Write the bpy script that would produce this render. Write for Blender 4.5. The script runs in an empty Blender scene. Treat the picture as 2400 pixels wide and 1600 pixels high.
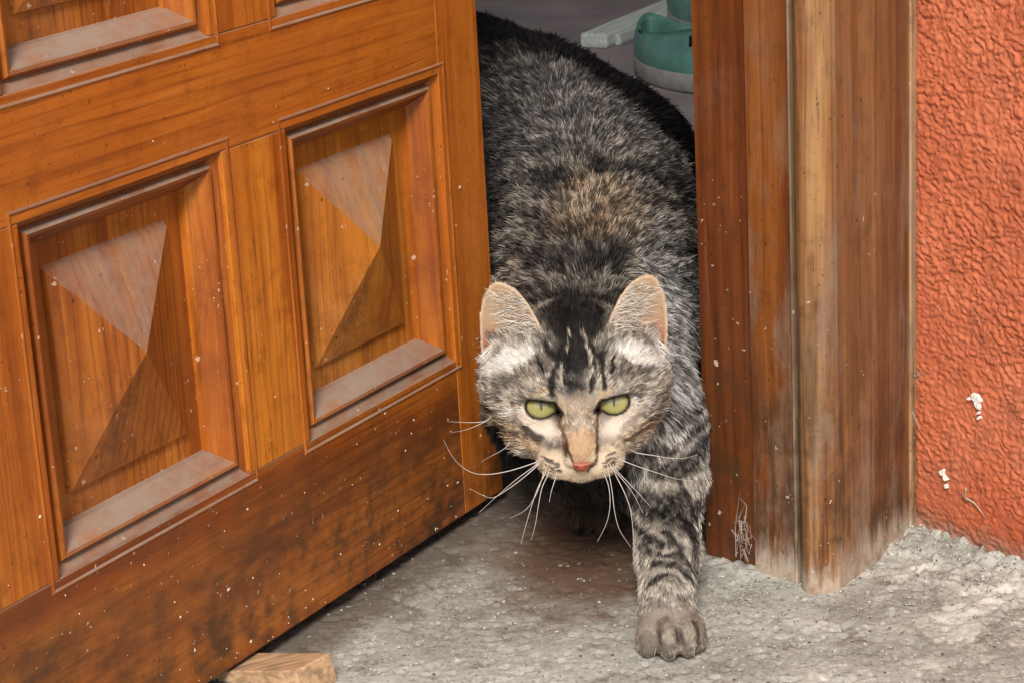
import bpy, math, random
import numpy as np
from mathutils import Vector, Matrix

# ------------------------------------------------------------------ camera, sky, sun, exposure
sc = bpy.context.scene
COL = sc.collection
rad = math.radians
PITCH, ROLL = 0.30426, -0.054318
fwd = Vector((0, math.cos(PITCH), -math.sin(PITCH)))
upv = Vector((0, math.sin(PITCH), math.cos(PITCH)))
rgt = Vector((1, 0, 0))
cR, sR = math.cos(ROLL), math.sin(ROLL)
cx, cy_ = cR * rgt + sR * upv, -sR * rgt + cR * upv
cd = bpy.data.cameras.new('camera')
cd.sensor_width = 36.0
cd.lens = 36.0 * 5395.3 / 2400.0
cd.clip_start, cd.clip_end = 0.02, 200.0
cam = bpy.data.objects.new('camera', cd)
COL.objects.link(cam)
mw = Matrix((cx, cy_, -fwd)).transposed().to_4x4()
mw.translation = Vector((0, 0, 0.5))
cam.matrix_world = mw
sc.camera = cam

SUN_EL, SUN_AZ = rad(40), rad(184)      # azimuth clockwise from +Y: light comes from behind the camera, a little to the left
world = bpy.data.worlds.new('World')
sc.world = world
world.use_nodes = True
wn = world.node_tree
wn.nodes.clear()
sky = wn.nodes.new('ShaderNodeTexSky')
sky.sky_type = 'NISHITA'
sky.sun_disc = False
sky.sun_elevation = SUN_EL
sky.sun_rotation = SUN_AZ
hsv = wn.nodes.new('ShaderNodeHueSaturation')     # overcast: the cloud layer takes the blue out of the sky
hsv.inputs['Saturation'].default_value = 0.10
bg = wn.nodes.new('ShaderNodeBackground')
bg.inputs['Strength'].default_value = 0.05
wo = wn.nodes.new('ShaderNodeOutputWorld')
wn.links.new(sky.outputs[0], hsv.inputs['Color'])
wn.links.new(hsv.outputs[0], bg.inputs['Color'])
wn.links.new(bg.outputs[0], wo.inputs['Surface'])

sl = bpy.data.lights.new('sun', 'SUN')
sl.energy = 1.5
sl.angle = rad(15)
sl.color = (1.0, 0.95, 0.88)
sun = bpy.data.objects.new('sun', sl)
COL.objects.link(sun)
sdir = Vector((math.sin(SUN_AZ) * math.cos(SUN_EL), math.cos(SUN_AZ) * math.cos(SUN_EL), math.sin(SUN_EL)))
sun.rotation_euler = sdir.to_track_quat('Z', 'Y').to_euler()

sc.view_settings.view_transform = 'Standard'
sc.view_settings.look = 'None'
sc.view_settings.gamma = 1.0
sc.view_settings.use_curve_mapping = False
sc.view_settings.exposure = 1.46
sc.render.engine = 'CYCLES'
sc.cycles.max_bounces = 6
sc.cycles.use_denoising = True
sc.cycles_curves.shape = 'RIBBONS'

rng = np.random.default_rng(7)
random.seed(7)

# ------------------------------------------------------------------ numpy helpers
def _hash(ix, iy, iz, seed):
    h = (ix.astype(np.int64) * 374761393 + iy.astype(np.int64) * 668265263 + iz.astype(np.int64) * 2147483647 + seed * 974711) & 0xFFFFFFFF
    h = ((h ^ (h >> 13)) * 1274126177) & 0xFFFFFFFF
    h = ((h ^ (h >> 16)) * 2246822519) & 0xFFFFFFFF
    return ((h ^ (h >> 15)) & 0xFFFFFF) / float(0xFFFFFF)

def vnoise(P, scale, seed=0):
    """smooth value noise in 0..1 at points P (N,3)"""
    q = np.asarray(P, dtype=np.float64) * scale
    i = np.floor(q)
    f = q - i
    f = f * f * f * (f * (f * 6 - 15) + 10)
    i = i.astype(np.int64)
    out = 0
    for dx in (0, 1):
        wx = f[:, 0] if dx else 1 - f[:, 0]
        for dy in (0, 1):
            wy = f[:, 1] if dy else 1 - f[:, 1]
            for dz in (0, 1):
                wz = f[:, 2] if dz else 1 - f[:, 2]
                out = out + wx * wy * wz * _hash(i[:, 0] + dx, i[:, 1] + dy, i[:, 2] + dz, seed)
    return out

def fbm(P, scale, oct=4, seed=0, gain=0.5):
    a, s, tot, out = 1.0, scale, 0.0, 0
    for k in range(oct):
        out = out + a * vnoise(P, s, seed + 17 * k)
        tot += a
        a *= gain
        s *= 2.03
    return out / tot

def sstep(a, b, x):
    t = np.clip((x - a) / (b - a), 0, 1)
    return t * t * (3 - 2 * t)

def unit(v):
    return v / np.maximum(np.linalg.norm(v, axis=-1, keepdims=True), 1e-9)

# ------------------------------------------------------------------ object helpers
def tag(o, label=None, cat=None, group=None, kind=None):
    if label: o['label'] = label
    if cat: o['category'] = cat
    if group: o['group'] = group
    if kind: o['kind'] = kind
    return o

def link(name, me, mat=None, parent=None, smooth=False):
    if mat is not None:
        me.materials.clear()
        for m in (mat if isinstance(mat, (list, tuple)) else [mat]):
            me.materials.append(m)
    if smooth:
        me.polygons.foreach_set('use_smooth', np.ones(len(me.polygons), dtype=bool))
    o = bpy.data.objects.new(name, me)
    COL.objects.link(o)
    if parent is not None:
        o.parent = parent
    return o

def empty(name, loc, rz=0.0):
    o = bpy.data.objects.new(name, None)
    o.empty_display_size = 0.05
    o.location = loc
    o.rotation_euler = (0, 0, rz)
    COL.objects.link(o)
    return o

def pydata(name, vs, fs):
    me = bpy.data.meshes.new(name)
    me.from_pydata([tuple(map(float, v)) for v in vs], [], [tuple(int(i) for i in f) for f in fs])
    me.update()
    return me

def quickmesh(name, V, Q):
    """numpy verts (N,3) and quads (M,4)"""
    me = bpy.data.meshes.new(name)
    me.vertices.add(len(V))
    me.vertices.foreach_set('co', np.asarray(V, dtype=np.float32).ravel())
    k = Q.shape[1]
    me.loops.add(Q.size)
    me.loops.foreach_set('vertex_index', np.asarray(Q, dtype=np.int32).ravel())
    me.polygons.add(len(Q))
    me.polygons.foreach_set('loop_start', np.arange(0, Q.size, k, dtype=np.int32))
    me.polygons.foreach_set('loop_total', np.full(len(Q), k, dtype=np.int32))
    me.update(calc_edges=True)
    me.validate()
    return me

def grid_quads(nu, nv):
    i = np.arange(nu * nv).reshape(nu, nv)
    return np.stack([i[:-1, :-1].ravel(), i[1:, :-1].ravel(), i[1:, 1:].ravel(), i[:-1, 1:].ravel()], 1)

def bevel_box(name, x0, x1, y0, y1, z0, z1, b=0.0015):
    """a box with chamfered edges (24 verts)"""
    import bmesh
    bm = bmesh.new()
    vs = [bm.verts.new(p) for p in ((x0, y0, z0), (x1, y0, z0), (x1, y1, z0), (x0, y1, z0), (x0, y0, z1), (x1, y0, z1), (x1, y1, z1), (x0, y1, z1))]
    for f in ((3, 2, 1, 0), (4, 5, 6, 7), (0, 1, 5, 4), (1, 2, 6, 5), (2, 3, 7, 6), (3, 0, 4, 7)):
        bm.faces.new([vs[i] for i in f])
    if b > 0:
        bmesh.ops.bevel(bm, geom=list(bm.edges), offset=b, segments=2, affect='EDGES', profile=0.6)
    me = bpy.data.meshes.new(name)
    bm.to_mesh(me)
    bm.free()
    return me

# ------------------------------------------------------------------ node helpers
class NT:
    def __init__(self, name):
        self.m = bpy.data.materials.new(name)
        self.m.use_nodes = True
        self.t = self.m.node_tree
        self.t.nodes.clear()
        self.out = self.n('ShaderNodeOutputMaterial')
        self.b = self.n('ShaderNodeBsdfPrincipled')
        self.l(self.b.outputs[0], self.out.inputs['Surface'])
    def n(self, typ, **kw):
        x = self.t.nodes.new(typ)
        for k, v in kw.items():
            setattr(x, k, v)
        return x
    def l(self, a, b):
        self.t.links.new(a, b)
    def put(self, sock, v):
        if hasattr(v, 'is_linked') or hasattr(v, 'links'):
            self.l(v, sock)
        else:
            if isinstance(v, (tuple, list)) and len(v) == 3 and sock.type == 'RGBA':
                v = (*v, 1)
            sock.default_value = v
    def obj(self, scale=(1, 1, 1), loc=(0, 0, 0), rand=False):
        tc = self.n('ShaderNodeTexCoord')
        src = tc.outputs['Object']
        if rand:
            oi = self.n('ShaderNodeObjectInfo')
            mul = self.n('ShaderNodeVectorMath', operation='MULTIPLY')
            cmb = self.n('ShaderNodeCombineXYZ')
            for k in range(3):
                self.l(oi.outputs['Random'], cmb.inputs[k])
            self.l(cmb.outputs[0], mul.inputs[0])
            mul.inputs[1].default_value = (3.1, 7.7, 5.3)
            add = self.n('ShaderNodeVectorMath', operation='ADD')
            self.l(src, add.inputs[0]); self.l(mul.outputs[0], add.inputs[1])
            src = add.outputs[0]
        mp = self.n('ShaderNodeMapping')
        mp.inputs['Scale'].default_value = scale
        mp.inputs['Location'].default_value = loc
        self.l(src, mp.inputs['Vector'])
        return mp.outputs[0]
    def noise(self, vec, scale=5, detail=4, rough=0.5, dist=0.0):
        x = self.n('ShaderNodeTexNoise')
        self.l(vec, x.inputs['Vector'])
        x.inputs['Scale'].default_value = scale
        x.inputs['Detail'].default_value = detail
        x.inputs['Roughness'].default_value = rough
        x.inputs['Distortion'].default_value = dist
        return x.outputs['Fac']
    def voro(self, vec, scale=5, feature='F1', rnd=1.0):
        x = self.n('ShaderNodeTexVoronoi', feature=feature)
        self.l(vec, x.inputs['Vector'])
        x.inputs['Scale'].default_value = scale
        x.inputs['Randomness'].default_value = rnd
        return x
    def wave(self, vec, scale, dist, detail=2, dscale=1.0, axis='X'):
        x = self.n('ShaderNodeTexWave', wave_type='BANDS', bands_direction=axis)
        self.l(vec, x.inputs['Vector'])
        x.inputs['Scale'].default_value = scale
        x.inputs['Distortion'].default_value = dist
        x.inputs['Detail'].default_value = detail
        x.inputs['Detail Scale'].default_value = dscale
        return x.outputs['Fac']
    def ramp(self, fac, stops, interp='LINEAR'):
        x = self.n('ShaderNodeValToRGB')
        cr = x.color_ramp
        cr.interpolation = interp
        while len(cr.elements) < len(stops):
            cr.elements.new(0.5)
        for e, (p, c) in zip(cr.elements, stops):
            e.position = p
            e.color = (c, c, c, 1) if isinstance(c, (int, float)) else (*c, 1)
        self.l(fac, x.inputs[0])
        return x.outputs[0]
    def mr(self, v, a, b, c=0.0, d=1.0, smooth=True):
        x = self.n('ShaderNodeMapRange')
        x.interpolation_type = 'SMOOTHSTEP' if smooth else 'LINEAR'
        self.put(x.inputs['Value'], v)
        x.inputs['From Min'].default_value = a
        x.inputs['From Max'].default_value = b
        x.inputs['To Min'].default_value = c
        x.inputs['To Max'].default_value = d
        return x.outputs[0]
    def math(self, op, a, b=0.0, clamp=False):
        x = self.n('ShaderNodeMath', operation=op)
        x.use_clamp = clamp
        self.put(x.inputs[0], a)
        self.put(x.inputs[1], b)
        return x.outputs[0]
    def mix(self, fac, a, b, mode='MIX'):
        x = self.n('ShaderNodeMix', data_type='RGBA', blend_type=mode)
        x.clamp_factor = True
        self.put(x.inputs[0], fac)
        self.put(x.inputs[6], a)
        self.put(x.inputs[7], b)
        return x.outputs[2]
    def sep(self, v):
        x = self.n('ShaderNodeSeparateXYZ')
        self.l(v, x.inputs[0])
        return x.outputs
    def normal(self):
        return self.sep(self.n('ShaderNodeNewGeometry').outputs['Normal'])
    def pos(self):
        return self.n('ShaderNodeNewGeometry').outputs['Position']
    def attr(self, name):
        return self.n('ShaderNodeAttribute', attribute_name=name)
    def bump(self, h, strength=0.3, dist=0.001):
        x = self.n('ShaderNodeBump')
        x.inputs['Strength'].default_value = strength
        x.inputs['Distance'].default_value = dist
        self.l(h, x.inputs['Height'])
        self.l(x.outputs[0], self.b.inputs['Normal'])
    def set(self, **kw):
        names = dict(color='Base Color', rough='Roughness', spec='Specular IOR Level', coat='Coat Weight', coatr='Coat Roughness', metal='Metallic', sss='Subsurface Weight')
        for k, v in kw.items():
            self.put(self.b.inputs[names[k]], v)
        return self.m

# ------------------------------------------------------------------ materials
def wood(name, axis, lo, mid, hi, grime=0.5, dust=0.75, gz=None, rough=0.42, pale_base=False, ring=1.0, dustz=(0.10, 0.55)):
    """varnished softwood; grain runs along the axis; dust lies on faces that look up; grime and paint specks"""
    t = NT(name)
    st = {'x': (3, 60, 60), 'z': (60, 60, 3)}[axis]
    st2 = {'x': (1.2, 14, 14), 'z': (14, 14, 1.2)}[axis]
    v = t.obj(st, rand=True)
    v2 = t.obj(st2, rand=True)
    iso = t.obj((1, 1, 1))
    fine = t.noise(v, 3.0, 5, 0.6, 0.4)
    broad = t.noise(v2, 1.6, 3, 0.5, 1.2)
    wv = t.wave(v2, 1.1 * ring, 9.0, 3, 0.8, 'Y' if axis == 'x' else 'X')
    c = t.ramp(broad, [(0.28, lo), (0.46, mid), (0.66, hi)])
    c = t.mix(t.mr(t.noise(iso, 7, 4, 0.6), 0.50, 0.70, 0, 0.55), c, hi)
    c = t.mix(t.mr(fine, 0.40, 0.80, 0.0, 0.55), c, lo)
    line = t.math('MULTIPLY', t.ramp(wv, [(0.0, 1.0), (0.10, 0.35), (0.22, 0.0)]), t.mr(t.noise(v2, 0.7, 2, 0.5), 0.42, 0.62, 0.05, 1.0))
    dk = tuple(k * 0.45 for k in lo)
    c = t.mix(t.math('MULTIPLY', line, 0.42), c, dk)
    # pores and short dark flecks
    fl = t.noise(t.obj({'x': (40, 420, 420), 'z': (420, 420, 40)}[axis], rand=True), 1.0, 2, 0.5)
    c = t.mix(t.mr(fl, 0.62, 0.72, 0, 0.45), c, dk)
    oi_ = t.n('ShaderNodeObjectInfo').outputs['Random']
    c = t.mix(t.mr(oi_, 0.0, 1.0, 0.0, 0.32, False), c, (lo[0], lo[1] * 0.8, lo[2]))
    c = t.mix(t.mr(oi_, 0.75, 1.0, 0.0, 0.4), c, (hi[0], hi[1] * 0.9, hi[2]))
    # fine irregular streaks and blotches in the old varnish
    st3 = {'x': (7, 170, 170), 'z': (170, 170, 7)}[axis]
    s3 = t.noise(t.obj(st3, rand=True), 1.0, 4, 0.65, 0.6)
    c = t.mix(t.mr(s3, 0.50, 0.72, 0, 0.5), c, tuple(k * 0.6 for k in lo))
    c = t.mix(t.mr(s3, 0.30, 0.46, 0.35, 0), c, tuple(min(1, k * 1.15 + 0.02) for k in hi))
    bl = t.noise(iso, 55, 6, 0.7)
    c = t.mix(t.mr(bl, 0.48, 0.72, 0, 0.45), c, tuple(k * 0.72 for k in lo))
    # thin flowing grain lines
    gl = t.wave(t.obj({'x': (0.10, 1, 1), 'z': (1, 1, 0.10)}[axis], rand=True), 55, 34.0, 4, 0.20, {'x': 'Z', 'z': 'X'}[axis])
    gm = t.mr(t.noise(t.obj({'x': (4, 18, 18), 'z': (18, 18, 4)}[axis], rand=True), 1.0, 3, 0.6), 0.40, 0.62, 0.10, 1.0)
    c = t.mix(t.math('MULTIPLY', t.math('MULTIPLY', t.ramp(gl, [(0.0, 1.0), (0.10, 0.55), (0.26, 0.0)]), gm), 0.55 if axis == 'x' else 0.38), c, (lo[0] * 0.55, lo[1] * 0.40, lo[2] * 0.5))
    # knots
    kv = t.voro(t.obj({'x': (0.5, 1, 1), 'z': (1, 1, 0.5)}[axis]), 14)
    kn = t.mr(kv.outputs['Distance'], 0.05, 0.16, 1, 0)
    kmask = t.mr(t.sep(kv.outputs['Color'])[0], 0.80, 0.82)
    c = t.mix(t.math('MULTIPLY', t.math('MULTIPLY', kn, kmask), 0.75), c, (0.05, 0.018, 0.006))
    # worn cloudy patches, tinted to paint in the varnish's pale sheen
    wear_sheen = t.noise(iso, 16, 5, 0.62)
    c = t.mix(t.mr(wear_sheen, 0.58, 0.80, 0, 0.28), c, (mid[0] * 0.95 + 0.07, mid[1] * 1.1 + 0.075, mid[2] + 0.075))
    # grime; on the red frame strip the foot zone paints in shade too
    gn = t.noise(iso, 22, 7, 0.72)
    g2 = t.noise(iso, 90, 4, 0.7)
    if gz is not None:
        z = t.sep(iso)[2]
        gs = t.noise(t.obj({'x': (9, 30, 30), 'z': (30, 30, 12)}[axis]), 1.0, 6, 0.7)
        zw = t.math('ADD', z, t.math('MULTIPLY', t.math('SUBTRACT', gs, 0.5), 0.11))
        zone = t.mr(zw, gz[0], gz[1], 1, 0)
        if axis == 'x':
            peak = t.math('MULTIPLY', t.mr(zw, 0.030, 0.066, 0, 1), t.mr(zw, 0.074, 0.10, 1, 0))
            c = t.mix(t.math('MULTIPLY', peak, t.mr(gs, 0.40, 0.62, 0.15, 0.85)), c, (0.030, 0.015, 0.009))
            c = t.mix(t.mr(zw, 0.05, 0.13, 0.45, 0), c, (0.20, 0.060, 0.018))
        c = t.mix(t.math('MULTIPLY', zone, t.mr(t.math('ADD', t.math('MULTIPLY', gn, 0.7), t.math('MULTIPLY', g2, 0.3)), 0.42, 0.64, 0.10, 0.9)), c, (0.055, 0.028, 0.014))
    c = t.mix(t.math('MULTIPLY', t.mr(gn, 0.58, 0.74, 0, grime), t.mr(g2, 0.4, 0.6, 0.3, 1)), c, (0.06, 0.028, 0.012))
    if pale_base:
        z = t.sep(iso)[2]
        zn = t.math('ADD', z, t.math('MULTIPLY', t.math('SUBTRACT', t.noise(t.obj((220, 220, 26)), 1.0, 5, 0.7), 0.5), 0.060))
        zz = t.math('ADD', z, t.math('MULTIPLY', t.math('SUBTRACT', gn, 0.5), 0.22))
        gw = t.noise(t.obj((30, 30, 7)), 1.0, 6, 0.7)
        c = t.mix(t.math('MULTIPLY', t.mr(zz, 0.10, 0.34, 0.75, 0.08), t.mr(gw, 0.44, 0.60)), c, (0.235, 0.165, 0.115))
        c = t.mix(t.math('MULTIPLY', t.mr(zz, 0.05, 0.22, 0.9, 0), t.mr(t.math('ADD', t.math('MULTIPLY', gn, 0.6), t.math('MULTIPLY', s3, 0.4)), 0.42, 0.58, 0.0, 0.85)), c, (0.05, 0.026, 0.014))
        c = t.mix(t.math('MULTIPLY', t.mr(zn, 0.002, 0.026, 0.9, 0), t.mr(g2, 0.36, 0.56, 0.45, 1.0)), c, (0.44, 0.36, 0.28))
    # pale specks of paint and plaster
    wob = t.n('ShaderNodeMix', data_type='VECTOR')
    wob.inputs[0].default_value = 0.004
    nz_ = t.n('ShaderNodeTexNoise'); nz_.inputs['Scale'].default_value = 500
    t.l(iso, nz_.inputs['Vector']); t.l(iso, wob.inputs[4]); t.l(nz_.outputs['Color'], wob.inputs[5])
    wv_ = wob.outputs[1]
    def specks(scale, thr, lo_, var):
        sv = t.voro(wv_, scale)
        cs = t.sep(sv.outputs['Color'])
        size = t.math('ADD', lo_, t.math('MULTIPLY', t.math('POWER', cs[1], 3.0), var))
        return t.math('MULTIPLY', t.math('LESS_THAN', sv.outputs['Distance'], size), t.math('GREATER_THAN', cs[0], thr))
    zfall = t.mr(t.sep(iso)[2], 0.0, 0.30, 0.40, 0.62, False)
    clus = t.math('GREATER_THAN', t.noise(iso, 26, 4, 0.7), zfall)
    sp = t.math('MULTIPLY', clus, t.math('MAXIMUM', specks(190, 0.91, 0.05, 0.26), specks(420, 0.90, 0.10, 0.2)))
    c = t.mix(t.math('MULTIPLY', sp, 0.7), c, (0.62, 0.46, 0.33))
    if pale_base:
        sp = t.math('MAXIMUM', sp, t.math('MULTIPLY', t.math('LESS_THAN', t.sep(iso)[2], 0.26), specks(75, 0.88, 0.02, 0.16)))
    dp = t.math('MAXIMUM', specks(240, 0.93, 0.04, 0.26), specks(560, 0.86, 0.10, 0.25))
    c = t.mix(t.math('MULTIPLY', dp, 0.7), c, (0.035, 0.014, 0.006))
    # dust settles where the surface looks up
    nz = t.normal()[2]
    dn = t.noise(iso, 60, 5, 0.7)
    dn2 = t.noise(iso, 20, 5, 0.65)
    du = t.math('MULTIPLY', t.mr(nz, dustz[0], dustz[1], 0, dust), t.math('MULTIPLY', t.mr(dn, 0.30, 0.62, 0.55, 1.0), t.mr(dn2, 0.34, 0.56, 0.55, 1.0)))
    c = t.mix(du, c, (0.29, 0.245, 0.20))
    rg = t.math('ADD', t.mr(wear_sheen, 0.3, 0.7, rough - 0.06, rough + 0.16), t.math('MULTIPLY', du, 0.5), clamp=True)
    t.set(color=c, rough=rg, spec=0.33)
    t.bump(t.math('ADD', t.math('MULTIPLY', s3, 0.7), t.math('ADD', t.math('MULTIPLY', g2, 0.5), t.math('MULTIPLY', sp, 0.8))), 0.4, 0.0011)
    return t.m

ORLO, ORMID, ORHI = (0.22, 0.047, 0.005), (0.42, 0.107, 0.010), (0.60, 0.195, 0.020)
M_doorx = wood('door wood along', 'x', ORLO, ORMID, ORHI, gz=(0.02, 0.14))
M_doorz = wood('door wood upright', 'z', ORLO, ORMID, ORHI, gz=(-0.02, 0.10))
M_moldx = wood('moulding wood along', 'x', ORLO, (0.36, 0.100, 0.011), ORHI, gz=(-1, -0.9), dust=0.8)
M_moldz = wood('moulding wood upright', 'z', ORLO, (0.36, 0.100, 0.011), ORHI, gz=(-1, -0.9), dust=0.8)
M_field = wood('panel wood', 'z', (0.17, 0.037, 0.005), (0.33, 0.088, 0.010), (0.50, 0.17, 0.019), gz=(-1, -0.9), dust=0.56, ring=0.7, dustz=(0.10, 0.36))
M_fieldgold = wood('honey panel wood', 'z', (0.24, 0.062, 0.008), (0.46, 0.155, 0.017), (0.60, 0.235, 0.028), gz=(-1, -0.9), dust=0.56, ring=0.7, dustz=(0.10, 0.36))
M_jamb = wood('frame wood', 'z', (0.10, 0.024, 0.004), (0.20, 0.055, 0.010), (0.28, 0.095, 0.018), grime=0.7, pale_base=True)
M_jambred = wood('frame wood red', 'z', (0.07, 0.017, 0.004), (0.14, 0.036, 0.008), (0.20, 0.060, 0.013), grime=0.6, gz=(0.05, 0.17))  # foot darkened to paint in the shade cast by the cat
M_jambtan = wood('frame wood weathered', 'z', (0.13, 0.052, 0.020), (0.22, 0.098, 0.036), (0.30, 0.15, 0.058), grime=0.55, pale_base=True, rough=0.5)
M_bead = wood('frame bead wood', 'z', (0.11, 0.034, 0.009), (0.21, 0.075, 0.02), (0.42, 0.235, 0.095), grime=0.9, pale_base=True)

M_fillet = wood('frame fillet wood', 'z', (0.07, 0.034, 0.016), (0.18, 0.115, 0.065), (0.33, 0.25, 0.165), grime=0.6, pale_base=True)

M_edge = wood('frame edge wood', 'z', (0.26, 0.15, 0.065), (0.40, 0.25, 0.11), (0.46, 0.32, 0.17), grime=0.75, pale_base=True, rough=0.6)

def m_concrete():
    t = NT('concrete')
    p = t.pos()
    n1 = t.noise(p, 9, 6, 0.62)
    n2 = t.noise(p, 45, 6, 0.7)
    n3 = t.noise(p, 420, 4, 0.65)
    c = t.ramp(n1, [(0.30, (0.20, 0.188, 0.16)), (0.48, (0.335, 0.328, 0.292)), (0.62, (0.41, 0.405, 0.365)), (0.74, (0.50, 0.492, 0.445))])
    wh = t.noise(p, 16, 7, 0.72)
    s0 = t.sep(p)
    wz = t.math('ADD', wh, t.mr(s0[0], -0.05, 0.22, -0.09, 0.012, False))
    c = t.mix(t.mr(wz, 0.50, 0.64, 0, 0.75), c, (0.63, 0.62, 0.55))
    c = t.mix(t.mr(n2, 0.52, 0.70, 0, 0.6), c, (0.55, 0.53, 0.48))
    c = t.mix(t.mr(n2, 0.32, 0.47, 0.75, 0), c, (0.13, 0.112, 0.085))
    c = t.mix(t.mr(n3, 0.54, 0.68, 0, 0.75), c, (0.12, 0.105, 0.085))
    c = t.mix(t.mr(n3, 0.30, 0.43, 0.75, 0), c, (0.74, 0.72, 0.66))
    # pits
    v = t.voro(p, 190)
    pit = t.math('MULTIPLY', t.mr(v.outputs['Distance'], 0.10, 0.28, 1, 0), t.mr(t.sep(v.outputs['Color'])[0], 0.86, 0.88))
    c = t.mix(t.math('MULTIPLY', pit, 0.85), c, (0.05, 0.042, 0.035))
    # brown trodden dirt on the threshold, with shade under the cat painted in
    s = t.sep(p)
    dx = t.math('SUBTRACT', s[0], 0.030)
    dy = t.math('MULTIPLY', t.math('SUBTRACT', s[1], 1.185), 0.62)
    d = t.math('SQRT', t.math('ADD', t.math('MULTIPLY', dx, dx), t.math('MULTIPLY', dy, dy)))
    d = t.math('ADD', d, t.math('MULTIPLY', t.math('SUBTRACT', t.noise(p, 30, 5, 0.6), 0.5), 0.07))
    c = t.mix(t.mr(d, 0.018, 0.085, 0.92, 0), c, (0.105, 0.052, 0.026))
    # the door's soft shadow, painted along its foot
    dd = t.math('ADD', t.math('MULTIPLY', t.math('SUBTRACT', s[0], -0.0883), 0.8526), t.math('MULTIPLY', t.math('SUBTRACT', s[1], 1.1436), -0.5225))
    dd = t.math('ADD', dd, t.math('MULTIPLY', t.math('SUBTRACT', t.noise(p, 28, 5, 0.65), 0.5), 0.05))
    c = t.mix(t.mr(dd, 0.004, 0.045, 0.8, 0), c, (0.085, 0.055, 0.036))
    t.set(color=c, rough=0.9, spec=0.25)
    t.bump(t.math('ADD', n2, n3), 0.35, 0.0007)
    return t.m
M_conc = m_concrete()

def m_stucco():
    t = NT('orange stucco')
    p = t.pos()
    n1 = t.noise(p, 12, 5, 0.6)
    n2 = t.noise(p, 150, 5, 0.6)
    c = t.ramp(n1, [(0.3, (0.42, 0.105, 0.048)), (0.55, (0.52, 0.148, 0.070)), (0.75, (0.56, 0.19, 0.10))])
    c = t.mix(t.mr(n2, 0.5, 0.75, 0, 0.35), c, (0.66, 0.22, 0.10))
    z = t.sep(p)[2]
    zz = t.math('ADD', z, t.math('MULTIPLY', t.math('SUBTRACT', n1, 0.5), 0.08))
    c = t.mix(t.mr(zz, 0.0, 0.09, 0.55, 0), c, (0.36, 0.062, 0.02))
    gr = t.mr(t.math('ADD', z, t.math('MULTIPLY', t.math('SUBTRACT', n2, 0.5), 0.03)), 0.004, 0.022, 0.75, 0)
    c = t.mix(gr, c, (0.33, 0.20, 0.14))
    n4 = t.noise(p, 34, 6, 0.72)
    c = t.mix(t.mr(n4, 0.52, 0.70, 0, 0.6), c, (0.28, 0.085, 0.045))
    c = t.mix(t.mr(n4, 0.26, 0.40, 0.4, 0), c, (0.62, 0.25, 0.14))
    fl = t.voro(p, 300)
    fm = t.math('MULTIPLY', t.mr(fl.outputs['Distance'], 0.08, 0.2, 1, 0), t.mr(t.sep(fl.outputs['Color'])[0], 0.93, 0.94))
    c = t.mix(t.math('MULTIPLY', fm, 0.7), c, (0.60, 0.42, 0.33))
    t.set(color=c, rough=0.75, spec=0.2)
    t.bump(n2, 0.5, 0.0012)
    return t.m
M_stucco = m_stucco()

def m_simple(name, col, rough=0.6, var=0.25, scale=30, spec=0.4, streak=None):
    t = NT(name)
    v = t.obj(streak or (1, 1, 1), rand=True)
    n = t.noise(v, scale, 5, 0.6)
    c = t.mix(t.mr(n, 0.3, 0.72), tuple(k * (1 - var) for k in col), tuple(min(1, k * (1 + var)) for k in col))
    t.set(color=c, rough=rough, spec=spec)
    t.bump(n, 0.25, 0.001)
    return t.m
M_plaster = m_simple('bare plaster', (0.74, 0.70, 0.65), 0.85, 0.12, 300)
M_rawpine = m_simple('raw pine', (0.46, 0.29, 0.165), 0.7, 0.38, 3.2, streak=(12, 90, 90))
M_endgrain = m_simple('raw pine end grain', (0.42, 0.29, 0.185), 0.8, 0.2, 120)
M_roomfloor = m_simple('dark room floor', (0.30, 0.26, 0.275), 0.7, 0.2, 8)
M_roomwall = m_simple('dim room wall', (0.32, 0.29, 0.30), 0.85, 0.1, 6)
M_teal = m_simple('teal rubber', (0.11, 0.28, 0.245), 0.5, 0.18, 40)
M_sole = m_simple('pale grey rubber', (0.36, 0.35, 0.34), 0.7, 0.15, 60)
M_black = m_simple('black cloth', (0.012, 0.011, 0.012), 0.9, 0.2, 60)
M_greyboard = m_simple('weathered grey paint', (0.66, 0.72, 0.70), 0.75, 0.22, 3, streak=(3, 60, 60))
M_web = m_simple('dusty cobweb fibre', (0.30, 0.24, 0.20), 0.9, 0.3, 200)
M_straw = m_simple('dry straw', (0.40, 0.33, 0.24), 0.8, 0.3, 100)
M_chip = m_simple('paint flecks', (0.66, 0.52, 0.40), 0.8, 0.25, 200)

# ------------------------------------------------------------------ SETTING: ground, room, wall
DO = np.array([-0.0883, 1.1436, 0.0])                 # a point under the door's face
DAZ = rad(58.5)
DU = np.array([math.cos(DAZ), math.sin(DAZ), 0.0])    # along the door, towards its free edge
DN = np.array([DU[1], -DU[0], 0.0])                   # out of the door's face
W0 = np.array([0.2197, 1.1933, 0.0])                  # orange wall meets the frame
WD = np.array([0.59418, -0.80433, 0.0])
WN = np.array([-0.80433, -0.59418, 0.0])
JL, JG, JC, JM = (0.1254, 1.1541), (0.1457, 1.1339), (0.1483, 1.1178), (0.1644, 1.1212)

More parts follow.
